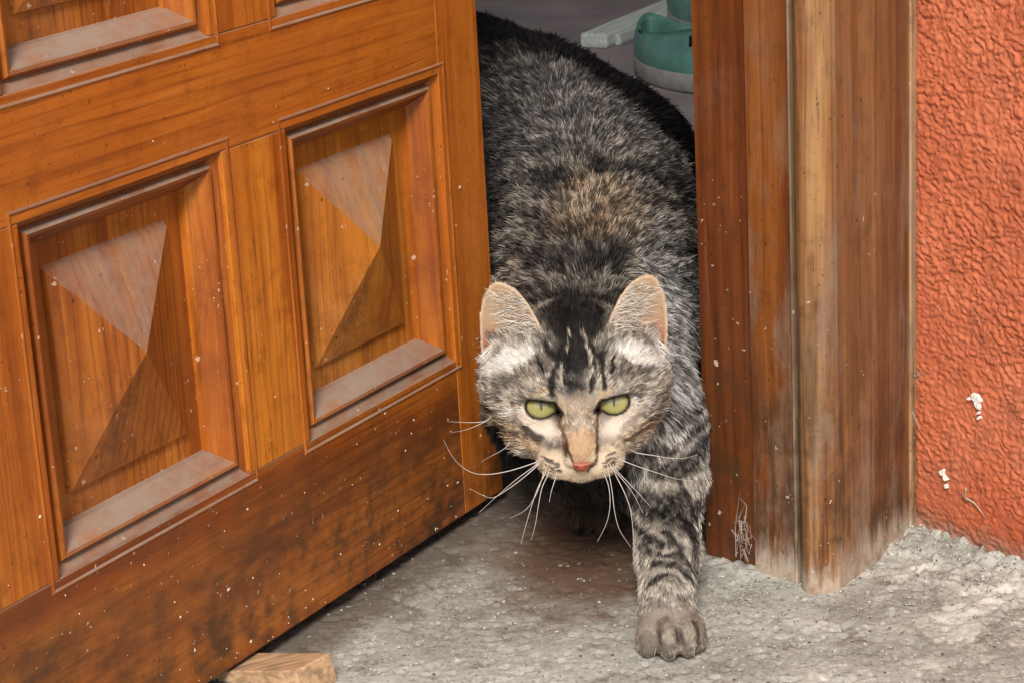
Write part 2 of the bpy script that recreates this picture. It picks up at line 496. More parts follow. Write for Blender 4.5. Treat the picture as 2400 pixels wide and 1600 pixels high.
def ground_height(P):
    h = 0.0022 * (fbm(P, 18, 3, 3) - 0.5) + 0.0009 * (fbm(P, 230, 2, 9, 0.7) - 0.5)
    pit = vnoise(P, 260, 21)
    h = h - 0.0016 * sstep(0.70, 0.92, pit)
    # crumbling mortar banked against the wall and round the foot of the frame
    q = P - W0
    dw = np.abs(q @ WN) + 0.5 * np.clip(-(q @ WD), 0, None) * 0
    along = q @ WD
    lump = sstep(0.030, 0.0, dw) * sstep(-0.03, 0.0, along) * (0.003 + 0.008 * (fbm(P, 80, 3, 31, 0.45) - 0.30))
    jr = np.hypot(P[:, 0] - 0.214, P[:, 1] - 1.178)
    lump = np.maximum(lump, sstep(0.030, 0.004, jr) * (0.005 + 0.013 * (fbm(P, 85, 3, 33, 0.45) - 0.35)))
    jf = np.hypot(P[:, 0] - 0.150, P[:, 1] - 1.135)
    rough = sstep(0.085, 0.03, np.minimum(jf, dw)) * 0.0035 * np.clip(fbm(P, 170, 4, 41, 0.65) - 0.47, 0, 1) * 3
    jd = np.hypot(P[:, 0] - 0.152, P[:, 1] - 1.128)
    calm = sstep(0.030, 0.055, jd)
    return h * (0.35 + 0.65 * calm) + lump + rough * calm

xs = np.concatenate([[-30, -6, -1.5, -0.6], np.arange(-0.34, 0.34, 0.0016), [0.6, 1.5, 6, 30]])
ys = np.concatenate([[-30, -6, -1, 0.4, 0.85], np.arange(0.93, 1.36, 0.0016), [1.45, 1.6, 1.75]])
X, Y = np.meshgrid(xs, ys, indexing='ij')
P = np.stack([X.ravel(), Y.ravel(), np.zeros(X.size)], 1)
P[:, 2] = ground_height(P) * (sstep(-0.9, -0.32, P[:, 0]) * sstep(0.9, 0.34, P[:, 0]))
ground = tag(link('ground', quickmesh('ground', P, grid_quads(len(xs), len(ys))), M_conc, smooth=True), kind='structure',
             label='rough pale concrete doorstep with pits and brown trodden dirt, shade painted in at the doorway and door foot')

# the house: orange stucco reveal to the right of the frame, turning out to the facade, with the wall above the doorway
us = np.concatenate([np.arange(-0.006, 0.105, 0.0008), np.arange(0.11, 0.3, 0.01), [0.30]])
zs = np.concatenate([[-0.05, -0.02], np.arange(-0.01, 0.36, 0.0008), np.arange(0.40, 2.6, 0.08), [2.6]])
U, Z = np.meshgrid(us, zs, indexing='ij')
P0 = W0 + U.ravel()[:, None] * WD + np.stack([0 * Z.ravel(), 0 * Z.ravel(), Z.ravel()], 1)
Q = np.stack([U.ravel(), U.ravel() * 0, Z.ravel()], 1)
w = Q + 0.006 * np.stack([fbm(Q, 90, 2, 61) - .5, 0 * U.ravel(), fbm(Q, 90, 2, 67) - .5], 1)
nA = vnoise(w * np.array([0.85, 1, 1.25]), 340, 71)
nB = vnoise(w * np.array([0.8, 1, 1.3]), 600, 73)
hh = 0.0012 * sstep(0.25, 0.85, 0.30 * nA + 0.70 * nB) * (0.5 + 1.0 * fbm(Q, 40, 2, 91)) + 0.0009 * vnoise(w, 900, 75) + 0.0025 * (fbm(Q, 25, 3, 77) - 0.5)
hh = hh * sstep(-0.004, 0.006, U.ravel()) * (0.55 + 0.45 * sstep(0.0, 0.05, Z.ravel()))
foot = sstep(0.016, 0.0, Z.ravel() - 0.010 * fbm(Q, 60, 3, 79))      # the render crumbles away at the foot
hh = hh - 0.004 * foot * fbm(Q, 180, 3, 83)
wall = link('house_wall', quickmesh('house_wall', P0 + hh[:, None] * WN, grid_quads(len(us), len(zs))[:, ::-1]), M_stucco, smooth=True)
tag(wall, 'orange-red stucco wall with chipped spots beside the door frame', 'wall')
def prism(name, pts, z0, z1, mat, parent=None):
    n = len(pts)
    vs = [(x, y, z0) for x, y in pts] + [(x, y, z1) for x, y in pts]
    fs = [tuple(range(n))[::-1], tuple(range(n, 2 * n))] + [(i, (i + 1) % n, n + (i + 1) % n, n + i) for i in range(n)]
    return link(name, pydata(name, vs, fs), mat, parent)
FE = W0 + 0.30 * WD                                    # the outer corner of the reveal
FR = np.array([0.80434, 0.59418, 0.0])                 # the facade runs this way
fa, fb = FE + 0.001 * FR, FE + 3.0 * FR
prism('facade', [(fa[0], fa[1]), (fb[0], fb[1]), (fb[0] - 0.25 * WD[0], fb[1] - 0.25 * WD[1]), (fa[0] + 0.02 * FR[0] - 0.25 * WD[0], fa[1] + 0.02 * FR[1] - 0.25 * WD[1])], -0.05, 2.6, M_stucco, wall)
la, lb = FE - 1.1 * FR, FE + 3.0 * FR
prism('wall_above_door', [(la[0], la[1]), (lb[0], lb[1]), (lb[0] - 0.45 * WD[0], lb[1] - 0.45 * WD[1]), (la[0] - 0.45 * WD[0], la[1] - 0.45 * WD[1])], 2.602, 4.5, M_stucco, wall)

# bare patches where the paint has come off, thin irregular flakes standing on the stucco
def patch(u, z, r, seed, squash=1.0):
    g = np.random.default_rng(seed)
    n = 22
    ang = np.linspace(0, 2 * math.pi, n, endpoint=False)
    ph = g.random(4) * 6.28
    rr = r * (0.85 + 0.22 * np.sin(2 * ang + ph[0]) + 0.16 * np.sin(3 * ang + ph[1]) + 0.10 * np.sin(5 * ang + ph[2]) + 0.05 * g.normal(size=n))
    ring = [(u + a * math.cos(t), z + squash * a * math.sin(t)) for a, t in zip(rr, ang)]
    vs = [W0 + uu * WD + np.array([0, 0, zz]) + 0.0012 * WN for uu, zz in ring]
    vs += [W0 + (u + (uu - u) * 0.86) * WD + np.array([0, 0, z + (zz - z) * 0.86]) + (0.0030 + 0.0004 * g.random()) * WN for uu, zz in ring]
    vs += [W0 + u * WD + np.array([0, 0, z]) + 0.0031 * WN]
    fs = [(i, (i + 1) % n, n + (i + 1) % n, n + i) for i in range(n)] + [(n + i, n + (i + 1) % n, 2 * n) for i in range(n)]
    o = link('bare_patch', pydata('bare_patch', vs, [f[::-1] for f in fs]), M_plaster, wall)
for a in ((0.0459, 0.0906, 0.0036, 1, 1.25), (0.0408, 0.0904, 0.0011, 2), (0.0478, 0.0812, 0.0012, 3), (0.0472, 0.0838, 0.0008, 4),
          (0.0215, 0.0432, 0.0022, 5, 0.8), (0.0240, 0.0405, 0.0018, 6), (0.0247, 0.0360, 0.0012, 7), (-0.0008, 0.0960, 0.0013, 8, 2.6), (-0.0006, 0.0520, 0.0009, 9, 3.0)):
    patch(*a)

# the room behind the door: floor, walls and ceiling
def plane_obj(name, pts, mat, label):
    return tag(link(name, pydata(name, pts, [(0, 1, 2, 3)]), mat), kind='structure', label=label)
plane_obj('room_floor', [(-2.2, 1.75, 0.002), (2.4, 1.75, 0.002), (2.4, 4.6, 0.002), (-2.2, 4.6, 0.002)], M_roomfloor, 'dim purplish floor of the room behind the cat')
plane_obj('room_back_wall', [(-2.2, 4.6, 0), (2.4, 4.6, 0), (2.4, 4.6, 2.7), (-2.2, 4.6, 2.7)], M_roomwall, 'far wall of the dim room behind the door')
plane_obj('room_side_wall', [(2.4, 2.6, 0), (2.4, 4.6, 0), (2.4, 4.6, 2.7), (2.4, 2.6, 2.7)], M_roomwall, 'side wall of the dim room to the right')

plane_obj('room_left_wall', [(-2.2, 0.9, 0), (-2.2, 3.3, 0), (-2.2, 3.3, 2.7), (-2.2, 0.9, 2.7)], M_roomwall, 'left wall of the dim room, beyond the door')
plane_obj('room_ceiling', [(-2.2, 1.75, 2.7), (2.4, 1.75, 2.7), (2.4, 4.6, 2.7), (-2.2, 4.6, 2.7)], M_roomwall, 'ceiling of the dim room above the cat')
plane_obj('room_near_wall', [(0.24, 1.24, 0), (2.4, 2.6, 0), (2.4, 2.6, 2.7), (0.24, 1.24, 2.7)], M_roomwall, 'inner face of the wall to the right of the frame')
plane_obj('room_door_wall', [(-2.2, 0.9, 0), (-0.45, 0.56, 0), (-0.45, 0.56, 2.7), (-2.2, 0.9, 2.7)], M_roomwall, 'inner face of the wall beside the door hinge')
# ------------------------------------------------------------------ DOOR
door = empty('wooden_door', (DO[0], DO[1], 0.0), DAZ)       # local x along the door, local -y out of its face, z up
tag(door, 'varnished orange-brown wooden door with raised pyramid panels, standing ajar', 'door')
ZB, ZT = 0.010, 2.29
RS = 0.2182                               # row spacing
PW, PH = 0.1537, 0.1754                   # moulding outer size
PXC = (-0.1560, 0.0370)                   # two columns in the photograph; a third is out of the frame
PXC = (PXC[0] - 0.193, PXC[0], PXC[1])
PZC = [0.1842 + RS * k for k in range(10)]
S0, S1 = PXC[0] - PW / 2 - 0.06, 0.1500
TH = 0.036
def dpart(name, x0, x1, z0, z1, mat, b=0.0005):
    return link(name, bevel_box(name, x0, x1, 0, TH, z0, z1, b), mat, door)
IN = 0.006                                 # the mouldings lap over the members
edges = [(S0, PXC[0] - PW / 2 + IN)] + [(PXC[i] + PW / 2 - IN, PXC[i + 1] - PW / 2 + IN) for i in range(2)] + [(PXC[2] + PW / 2 - IN, S1)]
dpart('stile', edges[0][0], edges[0][1], ZB, ZT, M_doorz)
dpart('stile', edges[3][0], edges[3][1], ZB, ZT, M_doorz)
zr = [(ZB, PZC[0] - PH / 2 + IN)] + [(PZC[k] + PH / 2 - IN, PZC[k + 1] - PH / 2 + IN) for k in range(9)] + [(PZC[9] + PH / 2 - IN, ZT)]
for z0, z1 in zr:
    dpart('rail', edges[0][1] + 0.0003, edges[3][0] - 0.0003, z0, z1, M_doorx)
for k in range(10):
    for e in (edges[1], edges[2]):
        dpart('mullion', e[0], e[1], zr[k][1] + 0.0003, zr[k + 1][0] - 0.0003, M_doorz)
# moulding profile: t inwards from the outer edge, y depth (negative = proud of the face)
PROF = [(0.0, 0.0004), (0.0003, -0.0003), (0.0012, -0.0006), (0.0022, -0.0001), (0.0028, 0.0008), (0.0052, 0.0022), (0.0092, 0.0042),
        (0.0104, 0.0062), (0.0112, 0.0062), (0.0118, 0.0034), (0.0130, 0.0020), (0.0146, 0.0024), (0.0156, 0.0042), (0.0190, 0.0092), (0.0214, 0.0126), (0.0218, 0.0166)]
def strip(half_len, half_other, along_x):
    """one mitred strip for the bottom (along_x) or the left side"""
    vs, fs = [], []
    for t_, y in PROF:
        a = half_len - t_
        if along_x:
            vs += [(-a, y, -half_other + t_), (a, y, -half_other + t_)]
        else:
            vs += [(-half_other + t_, y, a), (-half_other + t_, y, -a)]
    for i in range(len(PROF) - 1):
        fs.append((2 * i, 2 * i + 1, 2 * i + 3, 2 * i + 2))
    return vs, fs
def smesh(half_len, half_other, along_x, flip, mat):
    vs, fs = strip(half_len, half_other, along_x)
    if flip:
        vs = [(-x, y, -z) for x, y, z in vs]
    me = pydata('moulding', vs, fs)
    me.materials.append(mat)
    return me
ms = [smesh(PW / 2, PH / 2, True, False, M_moldx), smesh(PW / 2, PH / 2, True, True, M_moldx),
      smesh(PH / 2, PW / 2, False, False, M_moldz), smesh(PH / 2, PW / 2, False, True, M_moldz)]
fw_, fh_ = 0.0432, 0.0535                 # raised field half sizes
ox, oz = PW / 2 - 0.0217, PH / 2 - 0.0217
e_ = 0.0010
pv = [(-ox, 0.0166, -oz), (ox, 0.0166, -oz), (ox, 0.0166, oz), (-ox, 0.0166, oz),
      (-fw_, 0.0166, -fh_), (fw_, 0.0166, -fh_), (fw_, 0.0166, fh_), (-fw_, 0.0166, fh_),
      (-fw_ + e_, 0.0140, -fh_ + e_), (fw_ - e_, 0.0140, -fh_ + e_), (fw_ - e_, 0.0140, fh_ - 3 * e_), (-fw_ + e_, 0.0140, fh_ - 3 * e_), (0, -0.0026, 0.0035)]
pf = [(0, 1, 5, 4), (1, 2, 6, 5), (2, 3, 7, 6), (3, 0, 4, 7), (4, 5, 9, 8), (5, 6, 10, 9), (6, 7, 11, 10), (7, 4, 8, 11), (8, 9, 12), (9, 10, 12), (10, 11, 12), (11, 8, 12)]
pm = pydata('panel', pv, pf)
pm.materials.append(M_field)
pg = pm.copy()
pg.materials.clear(); pg.materials.append(M_fieldgold)
for xc in PXC:
    for zc in PZC:
        gold = xc == PXC[2] and zc == PZC[0]
        p_ = bpy.data.objects.new('panel', pg if gold else pm)
        if gold:
            p_['label'] = 'lighter honey-coloured panel nearest the cat'
        COL.objects.link(p_); p_.parent = door; p_.location = (xc, 0, zc)
        for m_ in ms:
            q_ = bpy.data.objects.new('moulding', m_)
            COL.objects.link(q_); q_.parent = p_
# splashes and flecks stuck to the lower door
g = np.random.default_rng(11)
vs, fs = [], []
for k in range(95):
    x, z = g.uniform(-0.27, 0.14), 0.012 + 0.28 * g.random() ** 2.0
    if any(abs(x - a) < PW / 2 and abs(z - PZC[0]) < PH / 2 or abs(x - a) < PW / 2 and abs(z - PZC[1]) < PH / 2 for a in PXC):
        continue
    r = 0.0004 + 0.0009 * g.random() ** 3
    n = 6
    b0 = len(vs)
    a0, sx = g.uniform(0, 6.28), g.uniform(0.5, 1.6)
    for i in range(n):
        a = a0 + i * 2 * math.pi / n
        q = r * g.uniform(0.6, 1.2)
        vs.append((x + q * math.cos(a) * sx, -0.0001, z + q * math.sin(a)))
    vs.append((x, -0.0006, z))
    fs += [(b0 + i, b0 + (i + 1) % n, b0 + n) for i in range(n)]
tag(link('paint_fleck', pydata('paint_fleck', vs, fs), M_chip, door), kind='stuff')

# ------------------------------------------------------------------ DOOR FRAME
frame = empty('door_frame', (JC[0], JC[1], 0.0))
tag(frame, 'dark varnished wooden door post with beaded corner, worn pale at its foot', 'door frame')
fx, fy = JC
def L(p):
    return (p[0] - fx, p[1] - fy)
def plan(name, pts, mat, z1=2.30, smooth=False, nz=40):
    """vertical member from a plan outline (world xy, counter-clockwise)"""
    n = len(pts)
    zl = np.concatenate([np.linspace(-0.03, 0.45, nz), [z1]])
    vs = []
    for z in zl:
        vs += [(*L(p), z) for p in pts]
    fs = [(j * n + i, j * n + (i + 1) % n, (j + 1) * n + (i + 1) % n, (j + 1) * n + i) for j in range(len(zl) - 1) for i in range(n)]
    fs += [tuple(range(n))[::-1], tuple(range((len(zl) - 1) * n, len(zl) * n))]
    o = link(name, pydata(name, vs, fs), mat, frame)
    return o
dl = unit(np.array(JG) - np.array(JL))                 # along the reveal side, towards the camera
nl = np.array([dl[1], -dl[0]])                         # out of the reveal side (to the left, over the gap)
if nl[0] > 0: nl = -nl
A = np.array(JL)
# inner rebate strip, set back a little
r0, r1 = A - 0.0350 * dl - 0.001 * nl, A - 0.0006 * dl - 0.0035 * nl
plan('rebate_strip', [tuple(r1), tuple(r0 - 0.0035 * nl * 0), tuple(r0 - 0.05 * nl), tuple(r1 - 0.05 * nl)], M_jambred)
# reveal board
B = np.array(JG) - 0.0012 * dl
plan('jamb_board', [tuple(A), tuple(A - 0.050 * nl), tuple(B - 0.050 * nl), tuple(B), tuple(B + 0.0003 * nl - 0.004 * dl)][::-1], M_jamb)
# thin raised fillet beside the bead
G = np.array(JG)
fil = [G - 0.0011 * dl - 0.006 * nl, G - 0.0011 * dl + 0.0010 * nl, G - 0.0002 * dl + 0.0018 * nl, G + 0.0008 * dl + 0.0010 * nl, G + 0.0008 * dl - 0.006 * nl]
plan('fillet', [tuple(p) for p in fil], M_fillet)
# rounded corner bead
C0, C1 = G + 0.0010 * dl - 0.0015 * nl, np.array(JM) - 0.0
mid = np.array(JC)
bead = []
for t_ in np.linspace(0, 1, 15):
    q = (1 - t_) ** 2 * C0 + 2 * t_ * (1 - t_) * (mid + 0.55 * (mid - (C0 + C1) / 2)) + t_ ** 2 * C1
    bead.append(tuple(q))
back = (C0 + C1) / 2 + np.array([0.012, 0.016])
plan('corner_bead', bead + [tuple(back)], M_bead)
# front face board out to the stucco
df = unit(np.array([W0[0], W0[1]]) - np.array(JM))
nf = np.array([df[1], -df[0]])
F0 = np.array(JM) + 0.0008 * df
F1 = np.array([W0[0], W0[1]]) + 0.0006 * df
g1 = F0 + 0.0012 * df
pts = [F0 - 0.004 * nf, F0 - 0.0010 * nf, F0 + 0.0012 * nf + 0.0004 * df, g1 + 0.0014 * nf, g1 + 0.0010 * df + 0.0002 * nf, F1 - 0.0085 * df, F1 - 0.0085 * df - 0.03 * nf, F0 - 0.03 * nf]
plan('edge_strip', [tuple(p) for p in (F1 - 0.0083 * df - 0.0006 * nf, F1 - 0.0070 * df + 0.0008 * nf, F1 - 0.0020 * df + 0.0010 * nf, F1 - 0.0006 * df - 0.0012 * nf, F1 - 0.0006 * df - 0.03 * nf, F1 - 0.0083 * df - 0.03 * nf)], M_edge)
plan('face_board', [tuple(p) for p in pts], M_jambtan)
# head of the frame, out of sight above
hd = unit(np.array(JM) - np.array([W0[0], W0[1]]))
h0 = np.array([0.19, 1.17]); h1 = h0 + np.array([-0.80434, -0.59418]) * 0.95
hn = np.array([0.59418, -0.80434]) * 0.04
plan_pts = [h0 + hn, h0 - hn, h1 - hn, h1 + hn]
vs = [(*L(p), z) for z in (2.302, 2.598) for p in plan_pts]
link('head', pydata('head', vs, [(0, 1, 2, 3), (7, 6, 5, 4), (0, 4, 5, 1), (1, 5, 6, 2), (2, 6, 7, 3), (3, 7, 4, 0)]), M_jamb, frame)

# ------------------------------------------------------------------ WEDGE under the door
def wedge():
    A_, B_, C_, D_ = np.array([-0.1486, 1.0472, 0.0092]), np.array([-0.1342, 1.0683, 0.0092]), np.array([-0.0984, 1.0422, 0.017]), np.array([-0.1141, 1.0233, 0.017])
    d = unit(A_ - D_)
    A2, B2 = A_ + d * 0.03 - np.array([0, 0, 0.003]), B_ + d * 0.03 - np.array([0, 0, 0.003])
    top = [A2, B2, C_, D_]
    bot = [np.array([A2[0], A2[1], 0]), np.array([B2[0], B2[1], 0]), np.array([-0.0952, 1.0455, 0]), np.array([-0.1118, 1.0225, 0])]
    import bmesh
    bm = bmesh.new()
    v = [bm.verts.new(tuple(p)) for p in bot + top]
    ff = [bm.faces.new([v[i] for i in f]) for f in ((3, 2, 1, 0), (4, 5, 6, 7), (0, 1, 5, 4), (1, 2, 6, 5), (3, 0, 4, 7))]
    fe = bm.faces.new([v[i] for i in (2, 3, 7, 6)])
    fe.material_index = 1
    bmesh.ops.recalc_face_normals(bm, faces=list(bm.faces))
    bmesh.ops.bevel(bm, geom=[e for e in bm.edges], offset=0.0011, segments=3, affect='EDGES', profile=0.5, material=-1)
    me = bpy.data.meshes.new('door_wedge')
    bm.to_mesh(me); bm.free()
    c = np.array([-0.12, 1.04, 0])
    co = np.empty(len(me.vertices) * 3); me.vertices.foreach_get('co', co); co = co.reshape(-1, 3) - c
    me.vertices.foreach_set('co', co.ravel())
    o = link('door_wedge', me, [M_rawpine, M_endgrain])
    o.location = tuple(c)
    tag(o, 'small raw pine wedge pushed under the bottom of the door', 'door wedge')
wedge()

# ------------------------------------------------------------------ things in the dark room
def tube(pts, r, n=6, taper=True):
    pts = np.array(pts, float)
    t = np.gradient(pts, axis=0)
    t = unit(t)
    a = np.cross(t, np.array([0.3, 0.2, 0.9])); a = unit(a)
    b = np.cross(t, a)
    vs, fs = [], []
    m = len(pts)
    for i in range(m):
        rr = r * ((1 - 0.8 * i / (m - 1)) if taper else 1.0)
        for k in range(n):
            an = 2 * math.pi * k / n
            vs.append(pts[i] + rr * (math.cos(an) * a[i] + math.sin(an) * b[i]))
    for i in range(m - 1):
        for k in range(n):
            fs.append((i * n + k, i * n + (k + 1) % n, (i + 1) * n + (k + 1) % n, (i + 1) * n + k))
    fs.append(tuple(range(n))[::-1]); fs.append(tuple(range((m - 1) * n, m * n)))
    return vs, fs

def clog(loc, rz, label):
    """slip-on clog, toe towards local +y: sole, upper with a foot opening, vent holes"""
    root = empty('clog', loc, rz)
    tag(root, label, 'shoe', 'teal clogs on the room floor')
    n = 28
    def outline(t, s=1.0):
        a = 2 * math.pi * t
        y = 0.118 * math.cos(a) * s
        wd = 0.041 + 0.008 * math.cos(a) - 0.006 * math.cos(2 * a)
        return wd * math.sin(a) * s, y
    rings = [(0.0, 0.94), (0.004, 1.0), (0.020, 1.0), (0.024, 0.97)]
    vs, fs = [], []
    for z, s in rings:
        for i in range(n):
            x, y = outline(i / n, s); vs.append((x, y, z))
    for j in range(len(rings) - 1):
        for i in range(n):
            fs.append((j * n + i, j * n + (i + 1) % n, (j + 1) * n + (i + 1) % n, (j + 1) * n + i))
    fs.append(tuple(range(n))[::-1]); fs.append(tuple(range(3 * n, 4 * n)))
    link('sole', pydata('sole', vs, fs), M_sole, root, smooth=True)
    vs, fs = [], []
    prof = [(0.022, 0.98), (0.034, 1.0), (0.046, 0.97), (0.055, 0.88), (0.058, 0.78)]
    for z, s in prof:
        for i in range(n):
            x, y = outline(i / n, s)
            zz = z * (0.80 + 0.20 * math.cos(2 * math.pi * i / n) ** 2) + (0.006 if s < 0.9 and y > 0 else 0)
            if s < 0.95: y = y - 0.16 * (1 - s) * (0.3 + 0.7 * (y > 0))
            vs.append((x, y, zz))
    for z, s in ((0.050, 0.74), (0.030, 0.72)):           # the lip turns down inside
        for i in range(n):
            x, y = outline(i / n, s); vs.append((x, y - 0.16 * 0.25 * (0.3 + 0.7 * (y > 0)), z))
    m = len(prof) + 2
    for j in range(m - 1):
        for i in range(n):
            fs.append((j * n + i, j * n + (i + 1) % n, (j + 1) * n + (i + 1) % n, (j + 1) * n + i))
    link('upper', pydata('upper', vs, fs), M_teal, root, smooth=True)
    vs = [(*outline(i / n, 0.73), 0.0305) for i in range(n)]
    vs = [(x, y - 0.04 * (0.3 + 0.7 * (y > 0)), z) for x, y, z in vs]
    link('insole', pydata('insole', vs, [tuple(range(n))]), M_black, root)
    for hx, hy in ((-0.018, 0.083), (0.0, 0.09), (0.018, 0.083)):
        vs, fs = tube([(hx, hy, 0.045), (hx, hy + 0.003, 0.0605)], 0.004, 8, False)
        link('vent_hole', pydata('vent_hole', vs, fs), M_black, root)
    return root
clog((0.204, 2.53, 0.002), rad(196), 'nearer teal clog with a grey sole, right behind the cat')
clog((0.268, 2.80, 0.002), rad(200), 'farther teal clog, mostly hidden behind the nearer clog and the door post')

board = empty('grey_board', (0.124, 2.735, 0.002), math.atan2(0.26, 0.14))
tag(board, 'pale grey weathered board lying on the floor behind the cat', 'board')
link('plank', bevel_box('plank', 0.0, 0.9, -0.010, 0.026, 0.0, 0.018, 0.004), M_greyboard, board)
link('batten', bevel_box('batten', 0.02, 0.9, -0.0185, -0.0105, 0.0, 0.014, 0.003), M_greyboard, board)
link('batten', bevel_box('batten', 0.07, 0.9, -0.0260, -0.0190, 0.0, 0.010, 0.003), M_greyboard, board)

# ------------------------------------------------------------------ litter: straw, cobwebs, crumbs
def wpt(u, z, d=0.003):
    return W0 + u * WD + np.array([0, 0, z]) + d * WN
def strand(name, pts, r, mat, label, cat, group=None):
    c = np.mean(np.array(pts), axis=0)
    vs, fs = tube(np.array(pts) - c, r)
    o = link(name, pydata(name, vs, fs), mat, smooth=True)
    o.location = tuple(c)
    tag(o, label, cat, group)
    return o
strand('straw', [wpt(.0370, .0345), wpt(.0400, .0338, .004), wpt(.0450, .0326), wpt(.0500, .0290), wpt(.0540, .0255)], .0007, M_straw, 'long dry straw caught low on the orange wall', 'straw', 'straws on the orange wall')
strand('straw', [wpt(.0401, .0395), wpt(.0403, .0350, .005), wpt(.0407, .0310)], .0006, M_straw, 'short upright straw crossing the long straw on the orange wall', 'straw', 'straws on the orange wall')
def web(name, c, spread, n, seed, label, group='cobwebs round the door frame'):
    g = np.random.default_rng(seed)
    vs, fs = [], []
    for k in range(n):
        a = np.array(spread) * g.normal(size=3) * 0.6
        b = np.array(spread) * g.normal(size=3) * 0.9
        m = (a + b) / 2 + np.array(spread) * g.normal(size=3) * 0.3
        v_, f_ = tube([a, m, b], 0.00025 + 0.0002 * g.random(), 4)
        o_ = len(vs); vs += v_; fs += [tuple(i + o_ for i in f) for f in f_]
    o = link(name, pydata(name, vs, fs), M_web)
    o.location = tuple(c)
    tag(o, label, 'cobweb', group)
web('cobweb', wpt(.0005, .0715, .004), (.004, .005, .004), 16, 1, 'dusty cobweb stretched from frame to orange wall, the middle one')
web('cobweb', wpt(.0025, .0950, .003), (.002, .002, .004), 10, 2, 'small dusty cobweb tuft above the middle cobweb on the wall corner')
web('cobweb', wpt(-.003, .285, .004), (.002, .002, .006), 14, 3, 'dusty cobweb tuft high on the edge of the frame')
web('cobweb', (0.118, 1.150, 0.020), (.004, .005, .012), 26, 4, 'fluffy cobweb and hair at the foot of the frame behind the paw')
# crumbs of mortar and grit round the foot of the wall and frame
g = np.random.default_rng(5)
vs, fs = [], []
oct_f = [(0, 2, 4), (2, 1, 4), (1, 3, 4), (3, 0, 4), (2, 0, 5), (1, 2, 5), (3, 1, 5), (0, 3, 5)]
cand = []
for k in range(1900):
    m = g.random()
    if m < 0.22:
        p = W0 + g.uniform(-0.02, 0.09) * WD + abs(g.normal(0, 0.022)) * WN
    elif m < 0.38:
        p = np.array([0.13, 1.13, 0]) + np.array([g.normal(0, 0.03), -abs(g.normal(0, 0.03)) + 0.01, 0])
    else:
        p = np.array([g.uniform(-0.2, 0.28), g.uniform(0.98, 1.2), 0])
    cand.append((p[0], p[1], 0))
cand = np.array(cand)
ch = ground_height(cand)
for (x, y, _), h in zip(cand, ch):
    r = 0.00035 + 0.0013 * g.random() ** 4
    b0 = len(vs)
    for ax in ((1, 0, 0), (-1, 0, 0), (0, 1, 0), (0, -1, 0), (0, 0, 1), (0, 0, -1)):
        q = np.array(ax) * r * g.uniform(0.6, 1.3)
        vs.append((x + q[0], y + q[1], h + 0.4 * r + 0.7 * q[2]))
    fs += [tuple(b0 + i for i in f) for f in oct_f]
tc_ = NT('grit')
oi = tc_.noise(tc_.pos(), 900, 1, 0.5)
tc_.set(color=tc_.ramp(oi, [(0.36, (0.07, 0.06, 0.05)), (0.48, (0.26, 0.235, 0.20)), (0.66, (0.58, 0.55, 0.49))]), rough=0.9)
tag(link('grit', pydata('grit', vs, fs), tc_.m), 'loose grit and mortar crumbs scattered on the concrete', 'grit', None, 'stuff')

# ------------------------------------------------------------------ CAT
HA = rad(15)
HX, HF, HU = np.array([1.0, 0, 0]), np.array([0, -math.cos(HA), -math.sin(HA)]), np.array([0, -math.sin(HA), math.cos(HA)])
EYEMID = np.array([0.0310, 1.0870, 0.1229])
HC = EYEMID - 0.032 * HF - 0.006 * HU + np.array([0, 0.0, 0])
HM = np.stack([HX, HF, HU])                      # rows: local axes
VA = rad(34)                                      # the face is looked at from this far above its own axis
CV, SV = math.cos(VA), math.sin(VA)
def h2w(p):
    return HC + 0.001 * (np.asarray(p, float) @ HM)
def w2h(P):
    return (np.asarray(P) - HC) @ HM.T * 1000.0   # mm

def axis(lo, hi, flo, fhi, fine, coarse):
    return np.concatenate([np.arange(lo, flo, coarse), np.arange(flo, fhi, fine), np.arange(fhi, hi, coarse)])
gx = axis(-0.20, 0.150, -0.026, 0.092, 0.00095, 0.003)
gy = axis(1.032, 1.86, 1.034, 1.152, 0.00095, 0.003)
gz_ = axis(-0.004, 0.262, -0.001, 0.186, 0.00095, 0.003)
SD = np.full((len(gx), len(gy), len(gz_)), 0.03, dtype=np.float32)
LB = np.zeros(SD.shape, dtype=np.int8)
BODY, HEAD, PAD, BRIDGE, EARL, EARR, LEGL, PAWL, LEGO, TAIL = range(10)

def region(lo, hi, pad):
    s = []
    for a, l, h in zip((gx, gy, gz_), lo, hi):
        i0, i1 = np.searchsorted(a, l - pad), np.searchsorted(a, h + pad)
        s.append(slice(int(max(0, i0 - 1)), int(min(len(a), i1 + 1))))
    return tuple(s)
def pts_of(sl):
    X, Y, Z = np.meshgrid(gx[sl[0]], gy[sl[1]], gz_[sl[2]], indexing='ij')
    return np.stack([X, Y, Z], -1)
def add(sl, d, k, lab):
    a = SD[sl]
    d = d.astype(np.float32)
    if k > 0:
        h = np.maximum(k - np.abs(a - d), 0) / k
        r = np.minimum(a, d) - h * h * k * 0.25
    else:
        r = np.minimum(a, d)
    LB[sl] = np.where(d < a, lab, LB[sl])
    SD[sl] = r
def ell(c, r, k, lab, M=None):
    """ellipsoid; c world (m), r radii (m), rows of M are its axes"""
    c, r = np.asarray(c, float), np.asarray(r, float)
    R_ = max(r)
    sl = region(c - R_, c + R_, k + 0.006)
    q = pts_of(sl) - c
    if M is not None:
        q = q @ M.T
    k0 = np.linalg.norm(q / r, axis=-1)
    k1 = np.linalg.norm(q / (r * r), axis=-1)
    add(sl, k0 * (k0 - 1) / np.maximum(k1, 1e-6), k, lab)
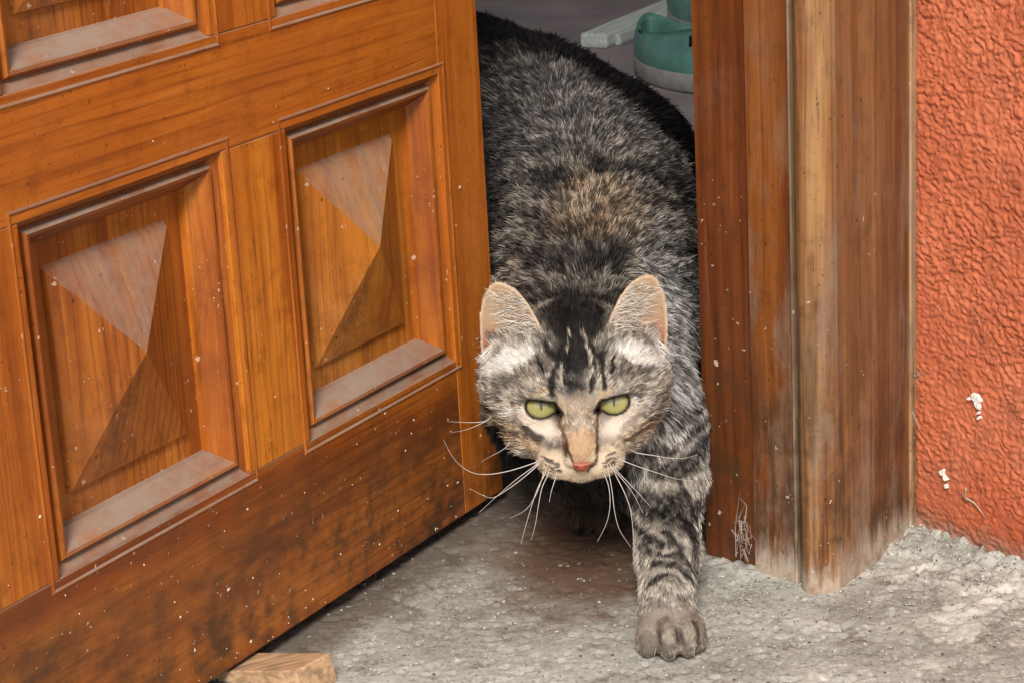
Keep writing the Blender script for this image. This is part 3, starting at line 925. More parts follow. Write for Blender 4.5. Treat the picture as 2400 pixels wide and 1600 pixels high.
def cone(a, b, ra, rb, k, lab, flat=None):
    """round cone from a to b"""
    a, b = np.asarray(a, float), np.asarray(b, float)
    R_ = max(ra, rb)
    sl = region(np.minimum(a, b) - R_, np.maximum(a, b) + R_, k + 0.006)
    p = pts_of(sl) - a
    ba = b - a
    t = np.clip((p @ ba) / (ba @ ba), 0, 1)
    d = np.linalg.norm(p - t[..., None] * ba, axis=-1) - (ra + (rb - ra) * t)
    add(sl, d, k, lab)
def hell(c, r, k, lab, rot=None):
    M = HM
    if rot is not None:
        M = np.array(Matrix.Rotation(rot, 3, 'Y')) @ HM
    ell(h2w(c), np.array(r) * 0.001, k * 0.001, lab, M)
def hcone(a, b, ra, rb, k, lab):
    cone(h2w(a), h2w(b), ra * 0.001, rb * 0.001, k * 0.001, lab)

# trunk, from the neck back to the rump
SP = [((.033, 1.140, .108), .037), ((.040, 1.200, .100), .047), ((.047, 1.270, .108), .056), ((.048, 1.330, .118), .061),
      ((.053, 1.420, .130), .065), ((.016, 1.545, .158), .066), ((-.022, 1.640, .170), .060)]
for (a, ra), (b, rb) in zip(SP[:-1], SP[1:]):
    cone(a, b, ra, rb, .022, BODY)
ell((.046, 1.30, .092), (.052, .10, .050), .02, BODY)
ell((.047, 1.175, .078), (.036, .045, .040), .02, BODY)
ell((.050, 1.520, .138), (.083, .10, .066), .02, BODY)
# shoulders
ell((.072, 1.187, .088), (.021, .040, .042), .014, BODY)
ell((.010, 1.200, .092), (.022, .040, .042), .014, BODY)
# far foreleg, standing under the chest
cone((.016, 1.205, .080), (.026, 1.228, .048), .024, .017, .012, LEGO)
cone((.026, 1.228, .048), (.039, 1.248, .016), .0165, .0125, .008, LEGO)
ell((.041, 1.240, .011), (.0155, .021, .0115), .006, LEGO)
for dx in (-.0100, -.0035, .0035, .0095):
    ell((.041 + dx, 1.224, .0085), (.0048, .0095, .0085), .0016, LEGO)
# hind legs and tail
for sx in (-1, 1):
    cxx = .012 + sx * .036
    ell((cxx, 1.575, .118), (.034, .066, .070), .025, BODY)
    cone((cxx + sx * .006, 1.545, .075), (cxx + sx * .008, 1.645, .055), .024, .014, .012, LEGO)
    cone((cxx + sx * .008, 1.645, .055), (cxx + sx * .008, 1.610, .014), .013, .012, .008, LEGO)
    ell((cxx + sx * .008, 1.590, .011), (.015, .030, .0115), .008, LEGO)
TP = [(.004, 1.675, .165), (-.020, 1.735, .172), (-.060, 1.780, .150), (-.105, 1.800, .115), (-.150, 1.790, .085)]
for i, (a, b) in enumerate(zip(TP[:-1], TP[1:])):
    cone(a, b, .0150 - .0015 * i, .0135 - .0015 * i, .012, TAIL)
# near foreleg stretched forward
cone((.077, 1.178, .076), (.0785, 1.150, .055), .0265, .0215, .012, LEGL)
cone((.0785, 1.150, .055), (.0745, 1.105, .0335), .0190, .0150, .007, LEGL)
cone((.0745, 1.105, .0335), (.0712, 1.072, .0165), .0150, .0132, .006, LEGL)
ell((.0708, 1.0660, .0120), (.0152, .0140, .0118), .005, PAWL)
for tx, ty, rx, ry, rz_ in ((.0597, 1.0560, .0059, .0100, .0098), (.0697, 1.0515, .0059, .0112, .0104), (.0794, 1.0530, .0055, .0108, .0102), (.0853, 1.0585, .0046, .0095, .0094)):
    ell((tx, ty, rz_ - .0005), (rx, ry * .93, rz_), .0042, PAWL)
GROOVES = [((.0636, 1.0490, .0190), (.0649, 1.0395, .0060)), ((.0744, 1.0480, .0195), (.0764, 1.0400, .0060)), ((.0836, 1.0525, .0180), (.0841, 1.0470, .0060))]
def capsule_d(p, a, b):
    a, b = np.array(a), np.array(b)
    t = np.clip(((p - a) @ (b - a)) / ((b - a) @ (b - a)), 0, 1)
    return np.linalg.norm(p - a - t[..., None] * (b - a), axis=-1)
for a, b in GROOVES:
    sl = region(np.minimum(a, b) - .004, np.maximum(a, b) + .004, 0)
    d = (capsule_d(pts_of(sl), a, b) - .0013).astype(np.float32)
    k_ = .0012
    A_ = SD[sl]
    h_ = np.maximum(k_ - np.abs(A_ + d), 0) / k_
    SD[sl] = np.maximum(A_, -d) + h_ * h_ * k_ * 0.25
# head
hell((0, -4, 6), (36, 40, 32), 0, HEAD)
for s in (-1, 1):
    hell((s * 25, -2, -1), (23, 27, 26), 12, HEAD)
    hell((s * 18, 22, -13), (17, 18, 14), 10, HEAD)
    hell((s * 16, 25, 14), (12, 9.5, 8), 8, HEAD)
hcone((0, 26, 11), (0, 51, -7.5), 9.2, 7.2, 7, BRIDGE)
hell((0, 36, -17), (19, 18, 13), 8, HEAD)
for s in (-1, 1):
    hell((s * 9.5, 44, -17.5), (12.5, 12.0, 8.0), 3.0, PAD)
    hell((s * 4.4, 54.2, -11.2), (3.2, 3.6, 3.0), 1.6, BRIDGE)     # the wings of the nose
hell((0, 42, -23), (9, 10, 5.5), 5, PAD)
# eyelids and eye openings
EYC = [(-18.4, 22.3, 2.0), (18.4, 22.3, 2.0)]
ER = 11.0
for c in EYC:
    hell(c, (ER + 1.3,) * 3, 3.5, HEAD)
def eye_open(X, V, s):
    """signed distance (mm) to the eye opening in the front view; s = -1 left in the picture"""
    x = (X - s * 18.4) * s                       # outward positive
    v = V - (2.0 * CV - 22.3 * SV)
    d = np.hypot(x / 1.0, (v + 0.8) / 0.86) - 7.0
    upper = v - (1.15 + 0.21 * x - 0.012 * x * x)
    d = np.maximum(d, upper)
    ax, av, bx, bv = -5.5, -2.0, -9.6, -5.4         # tear corner
    t = np.clip(((x - ax) * (bx - ax) + (v - av) * (bv - av)) / ((bx - ax) ** 2 + (bv - av) ** 2), 0, 1)
    d2 = np.hypot(x - ax - t * (bx - ax), v - av - t * (bv - av)) - (2.0 - 1.5 * t)
    return np.minimum(d, d2)
for s, c in zip((-1, 1), EYC):
    w = h2w(c)
    sl = region(w - .016, w + .016, 0)
    q = w2h(pts_of(sl))
    V = q[..., 2] * CV - q[..., 1] * SV
    depth = q[..., 1] * CV + q[..., 2] * SV         # towards the viewer
    d0 = c[1] * CV + c[2] * SV
    od = np.maximum(eye_open(q[..., 0], V, s), (d0 - 1.0) - depth) * 0.001
    SD[sl] = np.maximum(SD[sl], -od.astype(np.float32))
# ears: concave shells with a traced outline
EAR_POLY = np.array([(15.0, -9), (15.6, 2), (15.4, 12), (14.4, 20), (12.0, 27), (9.6, 31.0), (6.4, 33.0), (2.0, 32.4), (-4.8, 28.6), (-11.2, 21.5), (-17.0, 12.5), (-20.0, 3), (-21.0, -9)])
EAR_POLY[:, 1] *= 0.99
def poly_sd(u, v, poly):
    d = np.full(u.shape, 1e9)
    inside = np.zeros(u.shape, dtype=bool)
    n = len(poly)
    for i in range(n):
        (x0, y0), (x1, y1) = poly[i], poly[(i + 1) % n]
        ex, ey = x1 - x0, y1 - y0
        t = np.clip(((u - x0) * ex + (v - y0) * ey) / (ex * ex + ey * ey), 0, 1)
        d = np.minimum(d, (u - x0 - t * ex) ** 2 + (v - y0 - t * ey) ** 2)
        c = ((y0 > v) != (y1 > v)) & (u < (x1 - x0) * (v - y0) / (y1 - y0 + 1e-12) + x0)
        inside ^= c
    d = np.sqrt(d)
    return np.where(inside, -d, d)
EARS = []
for s, base, tipv in ((-1, (-31.5, -2, 22.5), (-1.0, -10, 31)), (1, (32.6, -2, 22.5), (3.0, -10, 31))):
    v_ = unit(np.array(tipv, float))
    n_ = np.array([s * 0.34, 0.93, 0.20]); n_ = unit(n_ - v_ * (n_ @ v_))
    u_ = np.cross(v_, n_) ; u_ = u_ * np.sign(u_[0] * s)      # outward
    EARS.append((s, np.array(base, float), u_, v_, n_))
def ear_local(q, E):
    s, b, u_, v_, n_ = E
    p = q - b
    return p @ u_, p @ v_, p @ n_
def ear_surf(u, v):
    return 0.020 * u * u * (1 - 0.012 * v) - 0.0008 * v * v - 2.0
for E, lab in zip(EARS, (EARL, EARR)):
    c = h2w(E[1] + 14 * E[3])
    sl = region(c - .032, c + .032, 0)
    q = w2h(pts_of(sl))
    u, v, w_ = ear_local(q, E)
    o = poly_sd(u, v, EAR_POLY)
    sheet = (np.abs(w_ - ear_surf(u, v)) - 0.95) * 0.85
    d = np.maximum(sheet, o)
    # soft base behind the ear
    add(sl, d * 0.001, .0035, lab)
    hell(E[1] + np.array([0, -5, -3]) , (13, 7, 8), 5, HEAD)

def surface_nets(D, ax, ay, az):
    n = D.shape
    ins = D < 0
    cnt = np.zeros((n[0] - 1, n[1] - 1, n[2] - 1), dtype=np.int8)
    for i in (0, 1):
        for j in (0, 1):
            for k in (0, 1):
                cnt += ins[i:n[0] - 1 + i, j:n[1] - 1 + j, k:n[2] - 1 + k]
    act = (cnt > 0) & (cnt < 8)
    I, J, K = np.nonzero(act)
    idx = np.full(act.shape, -1, dtype=np.int32)
    idx[I, J, K] = np.arange(len(I))
    acc = np.zeros((len(I), 3)); num = np.zeros(len(I))
    axs = (ax, ay, az)
    def corner(o):
        return D[I + o[0], J + o[1], K + o[2]], np.stack([ax[I + o[0]], ay[J + o[1]], az[K + o[2]]], 1)
    for d in range(3):
        for a in (0, 1):
            for b in (0, 1):
                o = [0, 0, 0]; o[(d + 1) % 3] = a; o[(d + 2) % 3] = b
                o2 = list(o); o2[d] = 1
                d0, p0 = corner(o); d1, p1 = corner(o2)
                m = (d0 < 0) != (d1 < 0)
                t = np.where(m, d0 / np.where(m, d0 - d1, 1), 0)
                acc += np.where(m[:, None], p0 + t[:, None] * (p1 - p0), 0)
                num += m
    V = acc / num[:, None]
    quads = []
    for d in range(3):
        sl0 = [slice(None)] * 3; sl1 = [slice(None)] * 3
        sl0[d] = slice(0, -1); sl1[d] = slice(1, None)
        a, b = ins[tuple(sl0)], ins[tuple(sl1)]
        E_ = np.array(np.nonzero(a != b)).T
        e1, e2 = (d + 1) % 3, (d + 2) % 3
        ok = (E_[:, e1] > 0) & (E_[:, e2] > 0) & (E_[:, e1] < n[e1] - 1) & (E_[:, e2] < n[e2] - 1)
        E_ = E_[ok]
        fl = a[tuple(E_.T)]
        def cell(o1, o2):
            q = E_.copy(); q[:, e1] -= o1; q[:, e2] -= o2
            return idx[tuple(q.T)]
        q = np.stack([cell(1, 1), cell(0, 1), cell(0, 0), cell(1, 0)], 1)
        q[~fl] = q[~fl][:, ::-1]
        quads.append(q)
    Q = np.concatenate(quads)
    Q = Q[(Q >= 0).all(1)]
    return V, Q, (I, J, K)
CVt, CQ, (cI, cJ, cK) = surface_nets(SD, gx, gy, gz_)
LAB = LB[cI, cJ, cK]
LAB = np.where(LAB == 0, np.maximum(LAB, 0), LAB)
# a little smoothing (Taubin) to take the grid out of it
ed = np.concatenate([CQ[:, [0, 1]], CQ[:, [1, 2]], CQ[:, [2, 3]], CQ[:, [3, 0]]])
ed = np.unique(np.sort(ed, 1), axis=0)
deg = np.bincount(ed.ravel(), minlength=len(CVt)).astype(float)
def lap(V):
    o = np.zeros_like(V)
    for c in range(3):
        o[:, c] = np.bincount(ed[:, 0], V[ed[:, 1], c], len(V)) + np.bincount(ed[:, 1], V[ed[:, 0], c], len(V))
    return o / deg[:, None] - V
for _ in range(4):
    CVt = CVt + 0.5 * lap(CVt)
    CVt = CVt - 0.52 * lap(CVt)
def face_normals(V, Q):
    return np.cross(V[Q[:, 2]] - V[Q[:, 0]], V[Q[:, 3]] - V[Q[:, 1]])
fn = face_normals(CVt, CQ)
VN = np.zeros_like(CVt)
for k in range(4):
    for c in range(3):
        VN[:, c] += np.bincount(CQ[:, k], fn[:, c], len(CVt))
VN = unit(VN)

# ---- coat pattern: colour of the hair at a point of the body
DARK, GREY, LIGHT = np.array([.0075, .0065, .0065]), np.array([.142, .122, .103]), np.array([.47, .43, .39])
CREAM, TAN, WARM, WHITE = np.array([.60, .47, .35]), np.array([.48, .25, .11]), np.array([.26, .17, .095]), np.array([.70, .66, .60])
def mixc(c, col, w):
    return c + (np.asarray(col) - c) * np.clip(w, 0, 1)[:, None]
def seg(x, y, pts, w, soft=0.5):
    """weight of a painted stroke through pts with half width w"""
    d = np.full(x.shape, 1e9)
    for (x0, y0), (x1, y1) in zip(pts[:-1], pts[1:]):
        ex, ey = x1 - x0, y1 - y0
        t = np.clip(((x - x0) * ex + (y - y0) * ey) / (ex * ex + ey * ey), 0, 1)
        d = np.minimum(d, np.hypot(x - x0 - t * ex, y - y0 - t * ey))
    return 1 - sstep(w * (1 - soft), w * (1 + soft), d)
def blob(x, y, cx_, cy2, rx, ry, ang=0.0, soft=0.45):
    c, s = math.cos(ang), math.sin(ang)
    dx, dy = x - cx_, y - cy2
    d = np.hypot((dx * c + dy * s) / rx, (-dx * s + dy * c) / ry)
    return 1 - sstep(1 - soft, 1 + soft, d)
def coat(P, lab):
    """mid colour, and how strongly the hairs there are ticked"""
    n = len(P)
    col = np.tile(GREY, (n, 1)); tick = np.full(n, 1.0)
    q = w2h(P)
    # ---- trunk
    n1 = fbm(P, 38, 3, 101); n2 = fbm(P, 95, 3, 103)
    ang = np.arctan2(P[:, 0] - 0.043, P[:, 2] - 0.09)
    band = np.sin((P[:, 1] - 0.10 * np.abs(ang) + 0.05 * (n1 - 0.5)) * 2 * math.pi / 0.052 + 3.0 * (n2 - 0.5))
    flank = sstep(0.3, 0.9, np.abs(ang))
    dk = sstep(0.05, 0.75, band) * (0.72 + 0.28 * flank) + 0.60 * sstep(0.52, 0.64, n1)
    col = mixc(col, DARK * 2.0, np.clip(dk, 0, 1) * 0.9)
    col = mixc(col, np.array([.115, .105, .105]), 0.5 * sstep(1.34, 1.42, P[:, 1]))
    col = mixc(col, DARK * 0.7, 0.98 * sstep(1.475, 1.525, P[:, 1] + 0.06 * (n1 - 0.5) + 0.55 * (P[:, 0] - 0.03)))  # black rump: dorsal marking plus the room's shade painted into the coat
    # warm patch behind the shoulders, dark smudges of the nape
    col = mixc(col, WARM * 1.15, 0.36 * blob(P[:, 0], P[:, 1], .056, 1.285, .028, .036))
    for bx, by, rx, ry in ((.030, 1.232, .010, .016), (.047, 1.228, .007, .018), (.016, 1.245, .007, .012), (.062, 1.238, .006, .013), (.028, 1.33, .008, .020), (.058, 1.345, .008, .022)):
        col = mixc(col, DARK * 2.4, 0.85 * blob(P[:, 0], P[:, 1], bx, by, rx, ry) * (P[:, 2] > 0.1))
    col = mixc(col, DARK * 1.2, 0.92 * blob(P[:, 0] + 0.012 * (n2 - 0.5), P[:, 1] + 0.02 * (n1 - 0.5), .034, 1.160, .021, .036) * (P[:, 2] > 0.1))  # black cap carried onto the nape, with the shadow there painted in
    # silver right flank beside the head
    fl = sstep(0.066, 0.088, P[:, 0]) * sstep(1.33, 1.20, P[:, 1])
    col = mixc(col, np.array([.34, .32, .31]), 0.80 * fl * (1 - 0.35 * sstep(0.3, 0.8, band)))
    # ---- shoulder stripes
    sh = sstep(0.105, 0.090, P[:, 2]) * (P[:, 0] > 0.05) * ((lab == BODY) | (lab == LEGL))
    col = mixc(col, np.array([.34, .31, .28]), 0.80 * sh)
    wx, wz = P[:, 0] + 0.005 * (n2 - 0.5), P[:, 2] + 0.006 * (n1 - 0.5)
    col = mixc(col, DARK * 1.5, 0.95 * sstep(1.235, 1.20, P[:, 1]) * sstep(0.092, 0.080, P[:, 2]) * sstep(0.062, 0.054, P[:, 0]))  # throat and chest: shade under the head painted into the coat
    # ---- foreleg
    m = lab == LEGL
    base = np.array([.36, .315, .265])
    y = P[:, 1]; x = P[:, 0]
    fl_ = vnoise(P, 520, 331)
    fade = fbm(P, 60, 2, 341)
    wx, wz = P[:, 0] + 0.006 * (n2 - 0.5), P[:, 2] + 0.008 * (n1 - 0.5)
    col = np.where(m[:, None], mixc(col, base, sstep(1.160, 1.135, y)), col)
    for pts, w in ((((.083, 1.128), (.094, 1.114)), .0022), (((.079, 1.116), (.087, 1.098)), .0020), (((.066, 1.120), (.071, 1.113)), .0014), (((.087, 1.108), (.089, 1.090)), .0026),
                   (((.073, 1.098), (.080, 1.090)), .0022), (((.064, 1.090), (.085, 1.086)), .0016), (((.066, 1.0835), (.084, 1.0795)), .0022), (((.064, 1.0765), (.078, 1.0745)), .0017), (((.060, 1.100), (.063, 1.092)), .0018), (((.076, 1.0830), (.088, 1.0860)), .0014)):
        wob = 0.006 * (n2 - 0.5)
        col = np.where(m[:, None], mixc(col, DARK * 2.0, 0.93 * seg(x + wob, y + wob, pts, w * 0.92, 0.42) * (0.72 + 0.28 * sstep(0.36, 0.56, fl_))), col)
    for x0, z0, x1, z1, w in ((.072, .0690, .104, .0715, .0036), (.060, .0550, .083, .0560, .0040), (.083, .0500, .102, .0485, .0027), (.084, .0895, .104, .0915, .0030), (.066, .0800, .082, .0775, .0018), (.090, .0800, .104, .0805, .0018), (.058, .0450, .072, .0440, .0018)):
        col = mixc(col, DARK * 1.3, 0.95 * sh * seg(wx, wz, ((x0, z0), (x1, z1)), w * 1.25) * (0.72 + 0.28 * sstep(0.34, 0.54, fl_)))
    m = lab == PAWL
    pc = np.tile(np.array([.31, .26, .21]), (n, 1))
    pc = mixc(pc, np.array([.16, .125, .10]), 0.7 * sstep(0.50, 0.64, fbm(P, 190, 2, 351)))
    pc = mixc(pc, np.array([.20, .165, .14]), sstep(0.013, 0.004, P[:, 2]) * 0.6)
    for a, b in GROOVES:
        pc = mixc(pc, np.array([.045, .030, .022]), 0.9 * (1 - sstep(.0012, .0026, capsule_d(P, a, b))))  # crease shade between the toes painted into the fur colour
    pc = mixc(pc, base, sstep(1.058, 1.066, P[:, 1]))
    col = np.where(m[:, None], pc, col); tick = np.where(m, 0.8, tick)
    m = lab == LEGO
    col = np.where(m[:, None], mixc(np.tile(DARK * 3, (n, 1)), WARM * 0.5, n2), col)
    col = np.where((lab == TAIL)[:, None], DARK[None, :], col)
    # ---- head, painted in a front view of the face (units: picture-like z coordinates)
    hd = (lab == HEAD) | (lab == PAD) | (lab == BRIDGE)
    X = q[:, 0]; V = q[:, 2] * CV - q[:, 1] * SV
    tx = 1354 + X / .2132 - .054 * (V + 12.9) / .2132
    ty = 952 - .054 * X / .2132 - (V + 12.9) / .2132
    zx = (tx - 1040) * 2.703 + 22 * (fbm(P, 240, 2, 131) - 0.5) * 2
    zy = (ty - 620) * 2.703 + 22 * (fbm(P, 240, 2, 137) - 0.5) * 2
    h = np.tile(np.array([.36, .305, .25]), (n, 1))
    nf = fbm(P, 130, 3, 141)
    h = mixc(h, DARK * 5, 0.60 * sstep(0.50, 0.66, nf))
    # cheeks towards the jaw go tan, sides grey
    h = mixc(h, np.array([.43, .30, .185]), 0.85 * blob(zx, zy, 420, 1075, 250, 62, 0.42))
    h = mixc(h, np.array([.43, .30, .185]), 0.80 * blob(zx, zy, 1260, 1055, 220, 55, -0.50))
    # black cap between the ears and its strokes down the forehead
    cap = np.maximum(blob(zx, zy, 835, 330, 215, 190, 0, 0.25), blob(zx, zy, 835, 560, 160, 120, 0, 0.3))
    h = mixc(h, DARK, 0.97 * cap)
    h = mixc(h, DARK * 1.5, 0.95 * seg(zx, zy, ((770, 540), (820, 700), (838, 825)), 58, 0.35) * (0.70 + 0.30 * sstep(0.40, 0.55, nf)))
    h = mixc(h, DARK * 1.5, 0.95 * seg(zx, zy, ((890, 560), (868, 700), (850, 810)), 50, 0.35) * (0.70 + 0.30 * sstep(0.40, 0.55, nf)))
    for pts, w in ((((720, 600), (690, 720), (688, 820)), 21), (((1000, 600), (1012, 720), (1018, 790)), 17), (((955, 640), (945, 740), (932, 800)), 15), (((735, 650), (760, 760)), 12),
                   (((640, 520), (700, 600)), 26), (((1050, 500), (985, 590)), 26), (((790, 420), (780, 300)), 30), (((590, 560), (640, 700)), 9), (((1080, 560), (1050, 690)), 9)):
        h = mixc(h, DARK, 0.95 * seg(zx, zy, pts, w))
    for pts, w in ((((797, 425), (785, 520), (770, 560)), 9), (((875, 430), (900, 500), (935, 620), (950, 690)), 9), (((740, 640), (735, 790)), 10), (((975, 650), (975, 800)), 9)):
        h = mixc(h, np.array([.42, .36, .29]), 0.75 * seg(zx, zy, pts, w))
    # bright tufts under the ears
    h = mixc(h, np.array([.84, .79, .72]), 0.95 * blob(zx, zy, 415, 600, 180, 68, -0.45))
    h = mixc(h, np.array([.84, .79, .72]), 0.95 * blob(zx, zy, 1245, 560, 170, 64, 0.25))
    # pale fields round the eyes
    for cx0, cy0, rx, ry, a in ((600, 1010, 150, 62, 0.52), (470, 930, 95, 62, 0.2), (1130, 1000, 150, 66, -0.55), (1240, 880, 75, 60, -0.3), (1165, 880, 120, 60, 0)):
        h = mixc(h, np.array([.80, .67, .55]), 0.94 * blob(zx, zy, cx0, cy0, rx, ry, a))
    for pts, w in ((((735, 850), (745, 950), (775, 1060)), 24), (((985, 830), (965, 930), (955, 1050)), 24), (((640, 800), (560, 835)), 24), (((1060, 790), (1000, 840)), 24)):
        h = mixc(h, np.array([.56, .41, .27]), 0.85 * seg(zx, zy, pts, w))
    # bridge: grey above, tan towards the nose
    h = mixc(h, np.array([.38, .29, .21]), 0.85 * blob(zx, zy, 852, 930, 90, 110))
    h = mixc(h, np.array([.46, .37, .28]), 0.75 * blob(zx, zy, 865, 1010, 100, 50))
    h = mixc(h, np.array([.58, .385, .225]), 0.92 * blob(zx, zy, 868, 1150, 108, 105, 0, 0.3))
    # shadow creases beside the nose painted as lines; dark lines by the eyes
    for pts, w in ((((728, 970), (745, 1050), (765, 1120), (785, 1210), (830, 1262)), 16), (((980, 960), (978, 1050), (972, 1120), (962, 1205), (920, 1258)), 15)):
        h = mixc(h, np.array([.10, .045, .022]), 0.80 * seg(zx, zy, pts, w * 0.75))
    for pts, w, a in ((((430, 965), (500, 1040), (610, 1105)), 24, .8), (((270, 1010), (390, 1050), (470, 1080)), 20, .75), (((1150, 1030), (1230, 960), (1300, 905)), 24, .7), (((1330, 1010), (1250, 1060), (1150, 1130)), 14, .6),
                      (((230, 900), (330, 930), (430, 890), (520, 850)), 15, .8), (((1170, 815), (1290, 830), (1420, 820)), 11, .7), (((215, 830), (300, 850)), 14, .5), (((1360, 940), (1300, 985)), 16, .6)):
        h = mixc(h, DARK * 2.4, min(0.95, a * 1.1) * seg(zx, zy, pts, w * 1.1, 0.6) * (0.55 + 0.45 * sstep(0.40, 0.56, nf)))
    # muzzle: cream pads with rows of dark spots, pale lip and chin
    pad = np.maximum(blob(zx, zy, 700, 1260, 135, 75, 0.35), blob(zx, zy, 1020, 1240, 130, 75, -0.4))
    pad = np.maximum(pad, blob(zx, zy, 868, 1320, 180, 60))
    h = mixc(h, np.array([.74, .58, .41]), 0.96 * pad)
    for pts in (((612, 1212), (680, 1232)), ((640, 1232), (740, 1272)), ((640, 1265), (735, 1285)), ((660, 1292), (740, 1310)), ((1085, 1185), (1040, 1210)), ((1105, 1215), (1010, 1258)), ((1080, 1250), (1010, 1280))):
        h = mixc(h, DARK * 2.5, 0.85 * seg(zx, zy, pts, 8.0))
    for pts, w in ((((759, 1150), (785, 1205), (812, 1255), (843, 1292)), 12), (((978, 1136), (970, 1206), (941, 1257), (905, 1294)), 12), (((822, 1262), (850, 1246), (890, 1246), (922, 1258)), 6)):
        h = mixc(h, np.array([.055, .024, .015]), 0.85 * seg(zx, zy, pts, w))  # shadows flanking the nose tip, painted as dark strokes
    # dark rims of the eyes
    for s in (-1, 1):
        ed_ = eye_open(X, V, s)
        near = (q[:, 1] > 12)
        h = mixc(h, np.array([.012, .007, .005]), 0.97 * (1 - sstep(0.95, 1.8, ed_)) * near)
    col = np.where(hd[:, None], h, col)
    pale_ = np.maximum(np.maximum(np.maximum(blob(zx, zy, 415, 600, 180, 68, -0.45), blob(zx, zy, 1245, 560, 170, 64, 0.25)), np.maximum(blob(zx, zy, 600, 1010, 150, 62, .52), blob(zx, zy, 1130, 1000, 150, 66, -.55))), np.maximum(pad, blob(zx, zy, 868, 1150, 110, 110)))
    tick = np.where(hd, 0.95 - 0.65 * pale_, tick)
    # ---- ears: skin-tan inside, dark grey-brown outside
    for E, lb in zip(EARS, (EARL, EARR)):
        m = lab == lb
        u, v, w_ = ear_local(q, E)
        inside = w_ > ear_surf(u, v)
        o = poly_sd(u, v, EAR_POLY)
        e = np.where(inside[:, None], mixc(mixc(np.tile(np.array([.34, .22, .13]), (n, 1)), np.array([.26, .095, .055]), sstep(14, 0, v) * (0.5 + fbm(P, 260, 2, 171))), np.array([.48, .36, .245]), sstep(-2.2, -0.6, o)), np.array([.11, .085, .065])[None, :])
        col = np.where(m[:, None], e, col); tick = np.where(m, 0.3, tick)
    return np.clip(col, 0.004, 1), tick

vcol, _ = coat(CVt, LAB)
cme = quickmesh('cat', CVt - np.array([.045, 1.30, 0]), CQ)
# skin shows between the hairs a little darker than they are
at = cme.color_attributes.new('coat', 'FLOAT_COLOR', 'POINT')
nv = len(cme.vertices)
rgba = np.ones((nv, 4), dtype=np.float32)
bare = np.isin(LAB, (EARL, EARR))
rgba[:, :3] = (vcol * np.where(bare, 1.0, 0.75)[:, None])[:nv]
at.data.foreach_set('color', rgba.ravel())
t = NT('cat skin')
a_ = t.attr('coat')
t.set(color=a_.outputs['Color'], rough=0.7, spec=0.25)
t.b.inputs['Subsurface Weight'].default_value = 0.0
cat = link('cat', cme, t.m, smooth=True)
CO = np.array([.045, 1.30, 0])
cat.location = tuple(CO)
tag(cat, 'grey-brown tabby cat with yellow-green eyes stepping out through the gap beside the open door', 'cat')

# ---- fur
def sample(density):
    """points on the body; density per vertex (hairs per m2)"""
    tri = np.concatenate([CQ[:, [0, 1, 2]], CQ[:, [0, 2, 3]]])
    a, b, c = CVt[tri[:, 0]], CVt[tri[:, 1]], CVt[tri[:, 2]]
    area = 0.5 * np.linalg.norm(np.cross(b - a, c - a), axis=1)
    cum = np.cumsum(area * density[tri].mean(1))
    N = int(cum[-1])
    f = np.searchsorted(cum, rng.random(N) * cum[-1])
    f = np.minimum(f, len(tri) - 1)
    r1 = np.sqrt(rng.random(N)); r2 = rng.random(N)
    w0, w1, w2 = 1 - r1, r1 * (1 - r2), r1 * r2
    tt = tri[f]
    P = w0[:, None] * CVt[tt[:, 0]] + w1[:, None] * CVt[tt[:, 1]] + w2[:, None] * CVt[tt[:, 2]]
    Nn = unit(w0[:, None] * VN[tt[:, 0]] + w1[:, None] * VN[tt[:, 1]] + w2[:, None] * VN[tt[:, 2]])
    return P, Nn, LAB[tt[:, 0]]
den = np.full(len(CVt), 1.3e6)
den[np.isin(LAB, (HEAD,))] = 4.2e6
den[np.isin(LAB, (PAD, BRIDGE))] = 6.5e6
den[np.isin(LAB, (EARL, EARR))] = 3.0e6
den[np.isin(LAB, (LEGL,))] = 3.2e6
den[np.isin(LAB, (PAWL,))] = 5.0e6
den[(LAB == BODY) & (CVt[:, 1] < 1.40)] = 1.9e6
den[(LAB == BODY) & (CVt[:, 1] < 1.24)] = 2.8e6
den[(LAB == BODY) & (CVt[:, 2] < 0.06)] = 0.9e6
FP, FN, FL = sample(den)
q = w2h(FP)
Xh = q[:, 0]; Vh = q[:, 2] * CV - q[:, 1] * SV
keep = np.ones(len(FP), dtype=bool)
headm = np.isin(FL, (HEAD, PAD, BRIDGE))
for s in (-1, 1):
    keep &= ~(headm & (q[:, 1] > 12) & (eye_open(Xh, Vh, s) < 0.9))
# bare nose leather
keep &= ~(headm & (q[:, 1] > 54.0) & (q[:, 2] < -10.0) & (q[:, 2] > -19) & (np.abs(Xh) < 5.5))
keep &= FP[:, 2] > 0.0005
FP, FN, FL, q, Xh, Vh, headm = FP[keep], FN[keep], FL[keep], q[keep], Xh[keep], Vh[keep], headm[keep]
N = len(FP)
# lie of the coat
cmb = np.tile(np.array([0.0, 1.0, -0.30]), (N, 1))
cmb[:, 0] += 0.9 * (FP[:, 0] - 0.045) / 0.06
fr = (FL == BODY) & (FP[:, 1] < 1.22) & (FP[:, 2] < 0.10)
cmb[fr] = np.array([0.15, -0.15, -1.0])
sh = (FL == BODY) & (FP[:, 1] < 1.24) & (FP[:, 0] > 0.062)
cmb[sh] = np.array([0.25, 0.15, -1.0])
nose = np.array([0.0, 62.0, -14.0])
hr = unit(q - nose)
hr = hr + np.array([0, -0.55, 0.0])
hr[:, 0] += 0.5 * np.sign(Xh) * sstep(6, 26, np.abs(Xh))
hr[:, 2] -= 0.55 * sstep(0, -22, q[:, 2]) + 0.35 * sstep(14, 40, np.abs(Xh)) * (q[:, 2] < 22)
cmb[headm] = (hr @ HM)[headm]
leg = np.isin(FL, (LEGL, LEGO, PAWL))
cmb[leg] = np.array([0.0, -0.55, -0.75])
